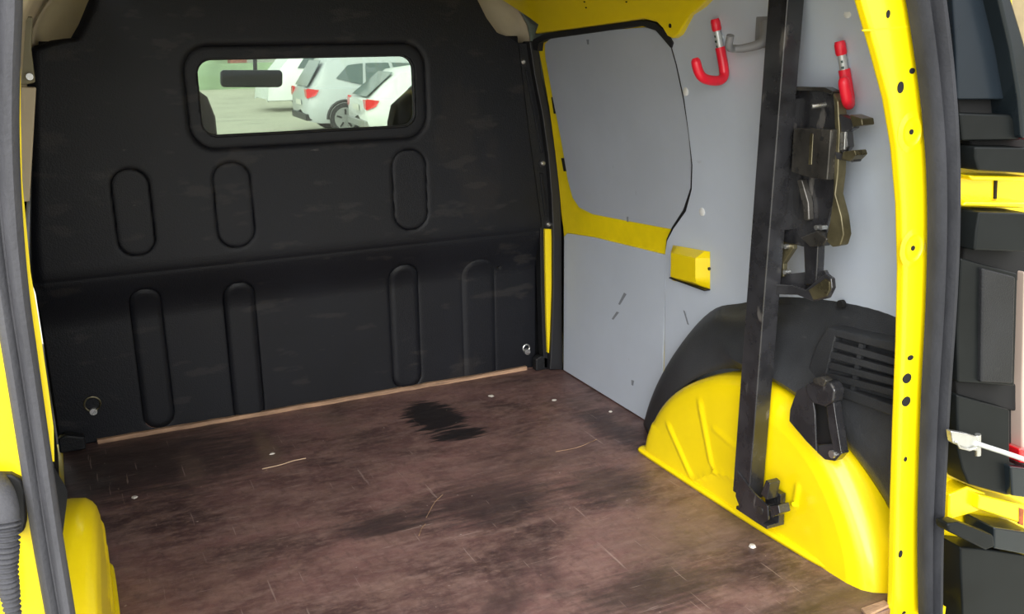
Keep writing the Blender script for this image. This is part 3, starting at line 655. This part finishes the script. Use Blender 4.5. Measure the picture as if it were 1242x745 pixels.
# foot bracket
zf = .085
ft = MB().prism([(PXN - .004, py_ - .004, zf + .03), (PXN - .004, py_ + SY + .002, zf + .06), (PXN - .004, py_ + SY + .002, zf - .005), (PXN - .004, py_ + SY * .6, zf - .035), (PXN - .004, py_ - .03, zf - .035), (PXN - .004, py_ - .055, zf - .01), (PXN - .004, py_ - .05, zf + .02)], (.005, 0, 0)).build('foot_plate', STL, post, True, .0015)
MB().box(PXN - .002, PXN + .046, py_ - .05, py_ + SY, zf - .036, zf - .028).build('foot_sole', STL, post, True, .001)
MB().box(PXN + .03, PXN + .046, py_ - .05, py_ - .002, zf - .03, zf + .04).build('foot_lug', STL, post, True, .002)
MB().tube([(PXN - .006, py_ - .028, zf + .0), (PXN + .05, py_ - .028, zf + .0)], .009, 12).build('foot_bolt', STLB, post, True)
MB().prism([(PXN + .0, py_ - .02, zf + .035), (PXN, py_ - .035, zf + .075), (PXN, py_ - .048, zf + .072), (PXN, py_ - .042, zf + .03)], (.03, 0, 0)).build('latch_tongue', STL, post, True, .002)
MB().prism([(PXN, py_ - .05, zf + .02), (PXN, py_ - .078, zf + .035), (PXN, py_ - .085, zf + .018), (PXN, py_ - .058, zf - .005)], (.03, 0, 0)).build('latch_tongue', STL, post, True, .002)
# clamp bracket halfway up: plates parallel to the wall, traced on their own plane beside the post
XB = 1.325
cb = empty('clamp_bracket', (XB, py_ - .1, .78)); tag(cb, 'black pressed steel clamp bracket bolted to the side of the tall post', 'clamp bracket')
def pt(name, pts, m, x, depth, parent=cb, bevel=.0015): return MB().prism([on_x(*p, x) for p in pts], (depth, 0, 0)).build(name, m, parent, True, bevel)
MB().box(XB - .006, XB + .03, py_ - .006, py_ + .012, .70, .965).build('mounting_plate', STL, cb, True, .002)
bp_ = pt('back_plate', [(946, 106), (1003, 108), (1010, 112), (1015, 122), (1016, 150), (1015, 200), (1011, 245), (1004, 270), (1000, 296), (985, 302), (944, 292), (950, 190)], STL, XB + .022, .004)
pt('edge_flange', [(1009, 112), (1016, 122), (1018, 160), (1016, 210), (1013, 236), (1020, 262), (1023, 285), (1019, 298), (1009, 300), (1001, 292), (1006, 268), (1010, 240), (1011, 205), (1012, 160), (1011, 125)], OLV, XB + .004, .022, cb, .003)
pt('top_flange', [(958, 105), (1000, 106), (1010, 111), (1008, 115), (998, 111), (958, 110)], STLB, XB + .002, .022)
pt('cover_box', [(962, 155), (1008, 157), (1003, 219), (983, 216), (959, 209)], STLB, XB - .012, .03, cb, .003)
pt('cover_slot', [(982, 162), (986, 162), (984, 200), (980, 200)], OLV, XB - .0135, .003)
for q_ in ((997, 168), (967, 206)): c = on_x(*q_, XB - .012); MB().tube([(c[0] + .002, c[1], c[2]), (c[0] - .001, c[1], c[2])], .0042, 12).build('hole', HOLE, cb)
c = on_x(995, 127, XB + .01); MB().tube([(c[0] + .014, c[1], c[2]), (c[0] - .01, c[1] + .012, c[2] - .004)], .0055, 12).build('stud', CHR, cb, True)
pt('diagonal_rib', [(965, 218), (972, 217), (980, 246), (981, 268), (974, 268), (972, 248)], STLB, XB + .008, .016, cb, .004)
for q_ in ((946, 160), (948, 203), (947, 170), (947, 205), (946, 120)):
    c = on_x(*q_, XB - .002); MB().tube([(c[0] + .008, c[1], c[2]), (c[0] - .007, c[1], c[2])], .0058, 6).build('nut', STLB, cb, True, .0008)
for q_ in ((992, 276), (998, 276), (955, 299), (954, 330)):
    c = on_x(*q_, XB + .012); MB().tube([(c[0] + .008, c[1], c[2]), (c[0] - .006, c[1], c[2])], .005, 10).build('bolt', CHR, cb, True)
# jaws on the right
pt('jaw_arm', [(1014, 137), (1036, 146), (1034, 156), (1026, 160), (1028, 178), (1022, 186), (1014, 180), (1020, 170), (1019, 150)], STL, XB + .006, .018, cb, .002)
pt('jaw_arm', [(1012, 184), (1036, 190), (1034, 197), (1014, 193)], STL, XB + .002, .022, cb, .002)
pt('jaw_pad', [(1030, 139), (1045, 144), (1046, 152), (1034, 154)], OLV, XB - .002, .03, cb, .002)
pt('jaw_pad', [(1022, 184), (1036, 182), (1038, 188), (1030, 196), (1020, 193)], OLV, XB - .004, .03, cb, .002)
pt('jaw_link', [(1019, 160), (1025, 160), (1024, 182), (1019, 182)], CHR, XB + .002, .006, cb, .001)
# lower arm and channel
pt('lower_arm', [(974, 292), (992, 296), (990, 345), (976, 346)], STL, XB + .012, .02, cb, .003)
pt('arm_wing', [(970, 288), (990, 280), (1003, 290), (998, 299), (982, 300)], STLB, XB + .0, .02, cb, .003)
pt('lower_strut', [(942, 293), (962, 297), (962, 302), (950, 320), (950, 336), (940, 338)], OLV, XB + .014, .012, cb, .002)
pt('lower_channel', [(932, 344), (960, 346), (976, 352), (1000, 332), (1008, 338), (1009, 350), (1003, 362), (985, 366), (966, 358), (932, 357)], STL, XB - .004, .012, cb, .003)
pt('channel_lip', [(980, 352), (1000, 338), (1006, 342), (1006, 352), (1002, 360), (986, 364)], OLV, XB - .008, .006, cb, .002)
pt('channel_web', [(936, 334), (1000, 328), (1006, 340), (976, 354), (936, 352)], STL, XB + .02, .008, cb, .001)

# U bracket on top of the wheel arch
XU = 1.345
ub = empty('arch_bracket', tuple(on_x(990, 510, XU))); tag(ub, 'small black steel U bracket bolted on top of the right wheel arch', 'bracket')
pt('side_plate', [(976, 469), (984, 476), (988, 500), (990, 548), (978, 536), (957, 511), (958, 497), (966, 474)], STL, XU - .010, .005, ub)
pt('front_plate', [(986, 476), (1006, 480), (1008, 500), (1016, 540), (1008, 545), (1000, 549), (990, 546), (988, 510)], RUBD, XU + .012, .005, ub)
pt('outer_plate', [(1002, 470), (1010, 482), (1014, 510), (1020, 548), (1012, 552), (1005, 520), (1002, 492)], STL, XU - .006, .02, ub)
pt('head', [(976, 466), (986, 461), (1006, 464), (1012, 474), (1010, 488), (1000, 494), (986, 490), (978, 480)], STL, XU - .014, .03, ub, .005)
pt('head_clip', [(985, 459), (996, 457), (1002, 462), (998, 470), (987, 466)], STLB, XU - .02, .02, ub, .003)
pt('foot_flap', [(990, 540), (1014, 538), (1021, 550), (1012, 560), (1000, 558), (990, 549)], STL, XU - .004, .022, ub, .003)
c = on_x(1010, 551, XU - .006); MB().tube([(c[0] + .012, c[1], c[2]), (c[0] - .004, c[1], c[2])], .0085, 8).build('bolt', CHR, ub, True)

# ================================================================== WALL HOOKS
def sleeve(pts, r, n=30): return spline(pts, n)
def red_hook(top, bot, ang, label, reach=.082):
    """strap hook: zinc strip on the wall with a printed band, red sleeves, J arm pointing at angle ang in the floor plane"""
    A, B = on_wall(*top, .016), on_wall(*bot, .016)
    root = empty('wall_hook', tuple(A)); tag(root, label, 'hook', 'red sleeved wall hooks')
    d = np.array((math.cos(ang), math.sin(ang), 0)); ax = B - A; L_ = np.linalg.norm(ax); u = ax / L_
    MB().tube([A, A + u * .006, A + u * .022, A + u * .026], [.0085, .0105, .0105, .009], 16).build('red_tip', REDP, root, True)
    MB().tube([A + u * .02, A + u * L_ * .5], .0078, 14).build('bare_rod', GALV, root, True)
    side = np.cross(u, d); side /= np.linalg.norm(side)
    lb = []
    for k in range(5):
        q0 = A + u * (.036 + .011 * k); wv = .004 if k % 2 else .0028
        a_ = [q0 + d * .0082 + side * wv, q0 + d * .0082 - side * wv * .3, q0 + d * .0082 - side * wv * .3 + u * .005, q0 + d * .0082 + side * wv + u * .004]
        lb.append(a_)
    mb = MB()
    for a_ in lb: mb.prism(a_, d * .0004)
    mb.build('printed_label', INK, root)
    arm = [A + u * L_ * .48, A + u * L_ * .8, B + d * .004 - u * .004, B + d * .022 + u * .006, B + d * reach * .65 + u * .004, B + d * reach * .9 - u * .004, B + d * reach - u * .02, B + d * (reach + .002) - u * .045]
    P = spline(arm, 40); MB().tube(P, [.0108] * 38 + [.0105, .0095, .006], 16).build('red_arm', REDP, root, True)
    for fz in (.3, .88):
        c = A + u * L_ * fz; MB().tube([c - d * 0, (XW(c[2]) - .005, c[1], c[2])], .005, 8).build('wall_stud', GALV, root, True)
    return root
red_hook((867, 23), (880, 94), math.radians(190), 'red sleeved metal hook with open J arm left of the black post')
red_hook((1018, 50), (1030, 121), math.radians(222), 'red sleeved metal hook right of the black post, its arm pointing at the viewer', .05)
A = on_wall(934, 40, .0); hk = empty('wall_hook', tuple(A)); tag(hk, 'plain grey coat hook poking out behind the black post', 'hook')
P = [np.array((XW(A[2]) - .012, A[1], A[2] + .02)), on_wall(926, 50, .03), on_wall(905, 58, .055), on_x(890, 59, 1.30), on_x(884, 56, 1.28), on_x(886, 43, 1.275)]
MB().tube(spline(P, 30), [.012 - .004 * min(1, k / 15) for k in range(31)], 14).build('hook_arm', GHK, hk, True)
MB().box(XW(A[2]) - .016, XW(A[2]) - .005, A[1] - .03, A[1] + .03, A[2] - .03, A[2] + .05).build('back_plate', GHK, hk, True, .004)

# ================================================================== BITS ON THE FLOOR
def chip(px, py, s, m, name, label, cat, flat=.35, seed=0):
    r = random.Random(seed); c = on_z(px, py); n = 7; b = [(c[0] + s * math.cos(a) * r.uniform(.6, 1.1), c[1] + s * math.sin(a) * r.uniform(.6, 1.1), .001) for a in [2 * math.pi * k / n for k in range(n)]]
    t = [(c[0] + (p[0] - c[0]) * .7, c[1] + (p[1] - c[1]) * .7, .001 + s * flat * r.uniform(.7, 1.2)) for p in b]
    o = MB().add(b + t, [tuple(range(n))[::-1], tuple(range(n, 2 * n))] + [(i, (i + 1) % n, n + (i + 1) % n, n + i) for i in range(n)]).build(name, m, None, True); tag(o, label, cat)
chip(596, 481, .012, CHIP, 'paper_scrap', 'scrap of pale paper on the floor beside the long black stain', 'scrap', .2, 1)
chip(672, 486, .009, CHIP, 'paper_scrap', 'scrap of pale paper on the floor below the sliding door', 'scrap', .2, 2)
chip(912, 664, .010, CHIP, 'pebble', 'pale pebble on the floor beside the right wheel arch below the post', 'pebble', .6, 3)
chip(741, 500, .007, CHIP, 'wood_chip', 'tiny pale chip on the floor near the grey board\'s rear lower corner', 'chip', .4, 4)
chip(330, 551, .009, CHIP, 'wood_chip', 'tiny pale chip on the floor just behind the straw', 'chip', .3, 5)
chip(163, 604, .009, CHIP, 'wood_chip', 'tiny pale chip on the floor near the left wheel arch', 'chip', .3, 6)
P = spline([on_z(a, b, .004) for a, b in ((318, 569), (340, 564), (356, 559), (371, 556))], 14)
o = MB().tube(P, .0015, 6).build('straw', mat('dry_straw', (.50, .36, .24), .8), None, True); tag(o, 'thin pale straw lying on the floor in front of the bulkhead', 'straw')
for i, pts in enumerate((((517, 628), (527, 610), (537, 600)), ((674, 548), (700, 543), (724, 533)), ((508, 650), (512, 640), (516, 636)))):
    P = spline([on_z(a, b, .003) for a, b in pts], 10)
    o = MB().tube(P, .0007, 6).build('wood_splinter', WOOD, None, True)
    tag(o, ('thin pale splinter on the floor rear of the black stain', 'long thin pale splinter on the floor between the stain and the wheel arch', 'very short pale splinter on the floor, nearest the camera of the three')[i], 'splinter')

# ================================================================== CAB BEYOND THE BULKHEAD WINDOW
CABF = mat('dark_seat_fabric', (.02, .021, .023), .8, bump=.3, bscale=200, spots=[((.16, .17, .2), 14, .66, .7, (1, 1, 1.3))])
CABY = mat('dark_fabric_reflections', (.022, .021, .02), .8, spots=[((.14, .12, .03), 12, .52, .8, (1, 1, 1))])  # yellowish blotches are reflections painted into the seat colour
def seat(cx, y, top, hw, hd, m, label):
    root = empty('cab_seat', (cx, y, .1)); tag(root, label, 'seat')
    V = []; rows = []
    for k in range(15):
        t = k / 14; z = .1 + (top - .1 - .02) * t; ww = .25 * (1 - .10 * t) if z < .66 else None
        # shoulders narrow into the headrest
        s = sm(.60, .74, z); half = .245 * (1 - s) + hw * s
        if t > .86: half *= math.sqrt(max(0.02, 1 - ((t - .86) / .14) ** 2 * .75))
        row = []
        for j in range(17):
            a = 2 * math.pi * j / 16; row.append((cx + half * math.copysign(abs(math.cos(a)) ** .6, math.cos(a)), y + .05 * t + hd * math.copysign(abs(math.sin(a)) ** .7, math.sin(a)), z))
        rows.append(row)
    rows.append([(cx, y + .05, top)] * 17)
    grid('backrest', rows, m, root)
    MB().box(cx - .24, cx + .24, y, y + .45, -.05, .12).build('cushion', m, root, True, .04, 4)
seat(.285, 3.18, 1.01, .19, .06, CABF, 'dark cab seat behind the left edge of the bulkhead window')
seat(1.25, 3.18, .955, .20, .06, CABY, 'dark cab seat with painted yellowish reflections behind the right edge of the bulkhead window')
mr = empty('rear_view_mirror', (.745, 3.9, .96)); tag(mr, 'dark interior mirror hanging in the upper left of the bulkhead window', 'mirror')
c = [on_y(*p, 3.9) for p in ((268, 87), (271, 85), (340, 85), (343, 88), (343, 103), (339, 106), (271, 106), (268, 102))]
MB().prism(c, (0, .03, 0)).build('housing', mat('dull_mirror', (.02, .028, .028), .3, spec=.15), mr, True, .006)
MB().tube([(.745, 3.92, .97), (.76, 3.97, 1.06), (.76, 3.99, 1.14)], .008, 10).build('stalk', RUBD, mr, True)
ws = empty('window_2', (.68, 4.4, .9)); tag(ws, 'windscreen of the van beyond the cab seats', 'windscreen', kind='structure')
MB().prism([(-.22, 4.75, .50), (1.64, 4.75, .50), (1.50, 3.86, 1.24), (-.10, 3.86, 1.24)], (0, .004, .004)).build('pane', glass('pale_green_windscreen', (.82, .88, .82), 0, .03), ws)
MB().tube([(-.24, 4.76, .49), (-.12, 3.86, 1.26)], .03, 8).build('pillar', BEI, ws, True); MB().tube([(1.67, 4.76, .49), (1.53, 3.86, 1.26)], .03, 8).build('pillar', BEI, ws, True)
db = MB().prism([(-.05, 4.1, .46), (-.05, 4.7, .48), (-.05, 4.8, .40), (-.05, 4.1, .0)], (1.46, 0, 0)).build('dashboard', CHAR, None, True, .02); tag(db, 'dark dashboard below the windscreen, hidden under the bulkhead window', 'dashboard')
bn = MB().prism([(-.02, 4.8, .46), (-.02, 5.5, .33), (-.02, 5.7, -.2), (-.02, 4.8, -.3)], (1.40, 0, 0)).build('trim_10', YEL, None, True, .04); tag(bn, 'yellow bonnet of the van in front of the windscreen', 'bonnet', kind='structure')
rb = MB().box(-.15, 1.51, .98, 1.15, -.34, -.07).build('trim_11', BLK2, None, True, .03, 3); tag(rb, 'black plastic rear bumper below the cargo floor', 'bumper', kind='structure')
for i, (x, y) in enumerate(((-.14, 1.63), (1.50, 1.63), (-.14, 4.4), (1.50, 4.4))):
    e = empty('van_wheel', (x, y, -.44)); tag(e, 'black van wheel under the ' + ('left rear', 'right rear', 'left front', 'right front')[i] + ' arch', 'wheel')
    prof = [(-.07, .18), (-.08, .24), (-.06, .29), (.06, .29), (.08, .24), (.07, .18)]; V = []; n = 28
    for (dx, r) in prof:
        for k in range(n): a = 2 * math.pi * k / n; V.append((x + dx, y + r * math.cos(a), -.44 + r * math.sin(a)))
    obj('tyre', V, [(i_ * n + k, i_ * n + (k + 1) % n, (i_ + 1) * n + (k + 1) % n, (i_ + 1) * n + k) for i_ in range(5) for k in range(n)], RUBD, e, True)
    MB().tube([(x - .06, y, -.44), (x + .06, y, -.44)], .19, 24).build('rim', GALV, e, True)

# ================================================================== CAR PARK OUTSIDE
GZ = -.73
gm = mat('pale_concrete', (.46, .45, .37), .9, var=.10, vscale=.35, spots=[((.28, .28, .25), .6, .6, .5, (1, 3, 1))])
g = MB().prism([(-90, -60, GZ), (120, -60, GZ), (120, 150, GZ), (-90, 150, GZ)], (0, 0, -.1)).build('ground', gm); tag(g, 'pale concrete car park around the van', 'ground', kind='structure')
CARW = mat('white_car_paint', (.80, .82, .84), .3, coat=.5); CARG = mat('silver_grey_car_paint', (.55, .58, .62), .3, coat=.5)
CGL = mat('car_window_glass', (.13, .17, .18), .12, coat=.3); CLT = mat('car_tail_lamp', (.75, .02, .03), .2, coat=.5); CTR = mat('car_black_trim', (.03, .03, .035), .5); ALLOY = mat('alloy_wheel', (.38, .39, .40), .35, metal=.5)
PLT = mat('number_plate', (.75, .75, .70), .5)
def car(loc, yaw, Lc, Wc, Hc, paint, label, rake=.55, rails=False):
    """hatchback: local x = forward, rear bumper at x = 0; body lofted from cross-sections, then glass, lamps, wheels"""
    root = empty('car', (loc[0], loc[1], GZ)); tag(root, label, 'car', 'white cars parked beyond the windscreen'); ch = []
    def tp(x, y, z): c_, s_ = math.cos(yaw), math.sin(yaw); return (loc[0] + x * c_ - y * s_, loc[1] + x * s_ + y * c_, GZ + z)
    hw = Wc / 2; belt = Hc * .60
    st = [(0.00, .90, .34, .80), (.05, .96, .28, belt - .02), (.25, 1.0, .24, belt + .03), (.9, 1.0, .22, belt + .02), (2.4, 1.0, .22, belt - .02), (3.1, 1.0, .22, belt - .06), (3.7, .97, .24, belt - .14), (Lc - .12, .88, .30, belt - .30), (Lc, .78, .36, .60)]
    rows = []
    for x, sw, zl, zt in st:
        q = hw * sw; sec = [(-q * .90, zl), (-q, zl + .16), (-q * 1.0, zl + (zt - zl) * .55), (-q * .96, zt - .05), (-q * .88, zt), (0, zt + .02), (q * .88, zt), (q * .96, zt - .05), (q, zl + (zt - zl) * .55), (q, zl + .16), (q * .90, zl)]
        rows.append([tp(x, a, b) for a, b in sec])
    rows = [[tp(.02, 0, .5)] * 11] + rows + [[tp(Lc - .02, 0, .5)] * 11]
    b = grid('body', rows, paint, root)
    # greenhouse
    zb, zr = belt, Hc; gx = [(.10, zb - .02, .90), (.22 + rake * .25, zb + (zr - zb) * .45, .86), (.22 + rake * .7, zr - .06, .76), (.45 + rake, zr, .72), (1.7, zr + .01, .72), (2.3, zr - .05, .74), (2.75, zb + (zr - zb) * .45, .82), (3.25, zb - .08, .88)]
    rows = []
    for x, z, sw in gx:
        q = hw * sw; qb = hw * .93; zb2 = zb - .04
        rows.append([tp(x, -qb, min(zb2, z)), tp(x, -(qb + (q - qb) * .5), (zb2 + z) / 2), tp(x, -q, z - .05), tp(x, -q * .88, z), tp(x, 0, z + .02), tp(x, q * .88, z), tp(x, q, z - .05), tp(x, qb + (q - qb) * .5, (zb2 + z) / 2), tp(x, qb, min(zb2, z))])
    grid('roof', rows, paint, root)
    # glass: side windows, rear window (thin slabs standing just proud of the body)
    for s in (-1, 1):
        def sp_(x, f): q = hw * (.93 + (.745 - .93) * f) + .012; return tp(x, s * q, zb - .02 + (zr - .06 - zb) * f)
        x0 = .42 + rake * .55
        for a, b_, c_, d_ in (((x0 + .0, .35), (x0 + .55, .1), (x0 + .60, .86), (x0 + .28, .80)), ((x0 + .62, .1), (1.95, .08), (1.80, .86), (x0 + .66, .86)), ((2.0, .08), (2.85, .08), (2.30, .82), (1.88, .86))):
            n_ = np.array(tp(0, s * .01, 0)) - np.array(tp(0, 0, 0)); MB().prism([sp_(*a), sp_(*b_), sp_(*c_), sp_(*d_)], n_).build('side_window', CGL, root)
        # tail lamp wrapping the rear corner
        n_ = np.array(tp(-.05, 0, 0)) - np.array(tp(0, 0, 0))
        MB().prism([tp(.05, s * hw * .70, belt - .02), tp(.05, s * hw * .99, belt - .02), tp(.05, s * hw * .99, belt - .20), tp(.05, s * hw * .78, belt - .17)], n_).build('tail_lamp', CLT, root)
        n_ = np.array(tp(0, s * .02, 0)) - np.array(tp(0, 0, 0))
        MB().prism([tp(.02, s * hw * .985, belt), tp(.26, s * hw * 1.0, belt - .04), tp(.18, s * hw * 1.0, belt - .15), tp(.02, s * hw * .985, belt - .20)], n_).build('tail_lamp', CLT, root)
        if rails: MB().tube([tp(.6, s * hw * .68, Hc - .01), tp(.8, s * hw * .66, Hc + .05), tp(2.1, s * hw * .66, Hc + .05), tp(2.3, s * hw * .68, Hc - .04)], .02, 8).build('roof_rail', ALLOY, root, True)
        for xw in (.78, Lc - .85):
            c0, c1 = tp(xw, s * (hw - .16), .32), tp(xw, s * (hw + .012), .32)
            wl_ = MB().tube([c0, c1], .325, 26).build('wheel', CTR, root, True)
            MB().tube([tp(xw, s * (hw - .1), .32), tp(xw, s * (hw + .016), .32)], .235, 22).build('rim', ALLOY, wl_, True)
            for k in range(5):
                a = 2 * math.pi * k / 5 + .3
                MB().tube([tp(xw + .09 * math.cos(a), s * (hw + .018), .32 + .09 * math.sin(a)), tp(xw + .2 * math.cos(a), s * (hw + .018), .32 + .2 * math.sin(a))], .022, 5).build('spoke_gap', CTR, wl_)
            MB().tube([tp(xw + .37 * math.cos(a), s * (hw + .002), .32 + .37 * math.sin(a)) for a in [math.pi * k / 14 for k in range(15)]], .035, 6).build('arch_lip', CTR if rails else paint, root, True)
    n_ = np.array(tp(-.012, 0, .006)) - np.array(tp(0, 0, 0))
    MB().prism([tp(.07, -hw * .74, zb + .03), tp(.07, hw * .74, zb + .03), tp(.12 + rake * .66, hw * .64, zr - .10), tp(.12 + rake * .66, -hw * .64, zr - .10)], n_).build('rear_window', CGL, root)
    MB().prism([tp(-.01, -.26, .60), tp(-.01, .26, .60), tp(-.01, .26, .71), tp(-.01, -.26, .71)], n_).build('number_plate', PLT, root)
    MB().prism([tp(-.03, -hw * .9, .30), tp(-.03, hw * .9, .30), tp(-.03, hw * .92, .44), tp(-.03, -hw * .92, .44)], np.array(tp(.3, 0, 0)) - np.array(tp(0, 0, 0))).build('bumper', CTR if rails else ALLOY, root, True, .02)
    return root
_c = on_y(377, 150, 19.9); car((_c[0], 20.8), math.radians(-3), 4.4, 1.82, 1.60, CARG, 'silver grey estate car with roof rails, middle of the three seen through the window', .42, True)
_c = on_y(450, 150, 17.4); car((_c[0], 18.3), math.radians(-5), 4.1, 1.78, 1.40, CARW, 'white hatchback nearest the van with a large red tail lamp', .75)
# larger white van further back
vv = empty('parked_van', (6.6, 28.5, GZ)); tag(vv, 'white van parked behind the silver estate car', 'van')
rows = []
for x, z in ((5.55, .35), (5.60, .9), (5.95, 1.15), (6.5, 1.75), (6.8, 1.92), (12.0, 1.95)):
    rows.append([(x, 27.8, GZ + .3), (x, 27.7, GZ + .32), (x, 27.7, GZ + z * .8), (x + .02, 27.85, GZ + z), (x + .02, 29.4, GZ + z), (x, 29.6, GZ + z * .8), (x, 29.6, GZ + .32)])
grid('body', [[(5.6, 28.6, GZ + .6)] * 7] + rows, CARW, vv)
MB().prism([(6.45, 27.68, GZ + 1.2), (7.4, 27.68, GZ + 1.2), (7.4, 27.68, GZ + 1.68), (6.8, 27.68, GZ + 1.68)], (0, -.02, 0)).build('side_window', CGL, vv)
MB().prism([(7.6, 27.68, GZ + 1.25), (11.5, 27.68, GZ + 1.25), (11.5, 27.68, GZ + 1.68), (7.6, 27.68, GZ + 1.68)], (0, -.02, 0)).build('side_window', CGL, vv)
for x in (6.6, 10.8): MB().tube([(x, 27.64, GZ + .34), (x, 27.9, GZ + .34)], .34, 22).build('wheel', CTR, vv, True)
# bank, wall and sheds at the far side of the car park
gr = mat('green_render', (.30, .40, .26), .9, var=.3, vscale=.4); lb = mat('pale_block_wall', (.55, .56, .52), .9, var=.1, vscale=.5)
o = MB().prism([(-6, 43, GZ), (30, 47, GZ), (30, 47, GZ + 1.1), (-6, 43, GZ + 1.1)], (0, .3, 0)).build('boundary_wall', gr); tag(o, 'low green wall along the far edge of the car park', 'wall', kind='structure')
b = empty('shed', (5, 52, GZ)); tag(b, 'green sided shed beyond the car park, left in the window', 'shed')
MB().box(-8, 8.6, 50, 58, GZ, GZ + 5.0).build('wall', gr, b); MB().box(-8.3, 8.9, 49.6, 58.4, GZ + 5.0, GZ + 5.3).build('roof', BEI, b)
for k in range(4): MB().box(-4 + 3 * k, -2.6 + 3 * k, 49.95, 50.05, GZ + 1.2, GZ + 3).build('window', CGL, b)
MB().box(8.2, 9.0, 49.2, 50.0, GZ, GZ + 3.4).build('brick_pier', mat('red_brick', (.30, .12, .09), .9, var=.2, vscale=3), b)
b = empty('warehouse', (20, 56, GZ)); tag(b, 'long pale warehouse beyond the parked cars', 'building')
MB().box(9.5, 45, 54, 66, GZ, GZ + 4.8).build('wall', lb, b); MB().box(9.2, 45.3, 53.6, 66.4, GZ + 4.8, GZ + 5.2).build('roof', CTR, b)
for k in range(7): MB().box(11 + 4 * k, 13.4 + 4 * k, 53.93, 54.05, GZ + 1.8, GZ + 3.4).build('window', CGL, b)
bw = empty('garden_wall', (20, 6, GZ)); tag(bw, 'sandy rendered wall past the right rear corner of the van', 'wall')
MB().box(16, 16.4, -10, 30, GZ, GZ + 4.2).build('render', mat('sandy_render', (.30, .235, .13), .9, var=.12, vscale=2), bw); MB().box(15.95, 16.45, -10, 30, GZ + 4.2, GZ + 4.3).build('coping', lb, bw)
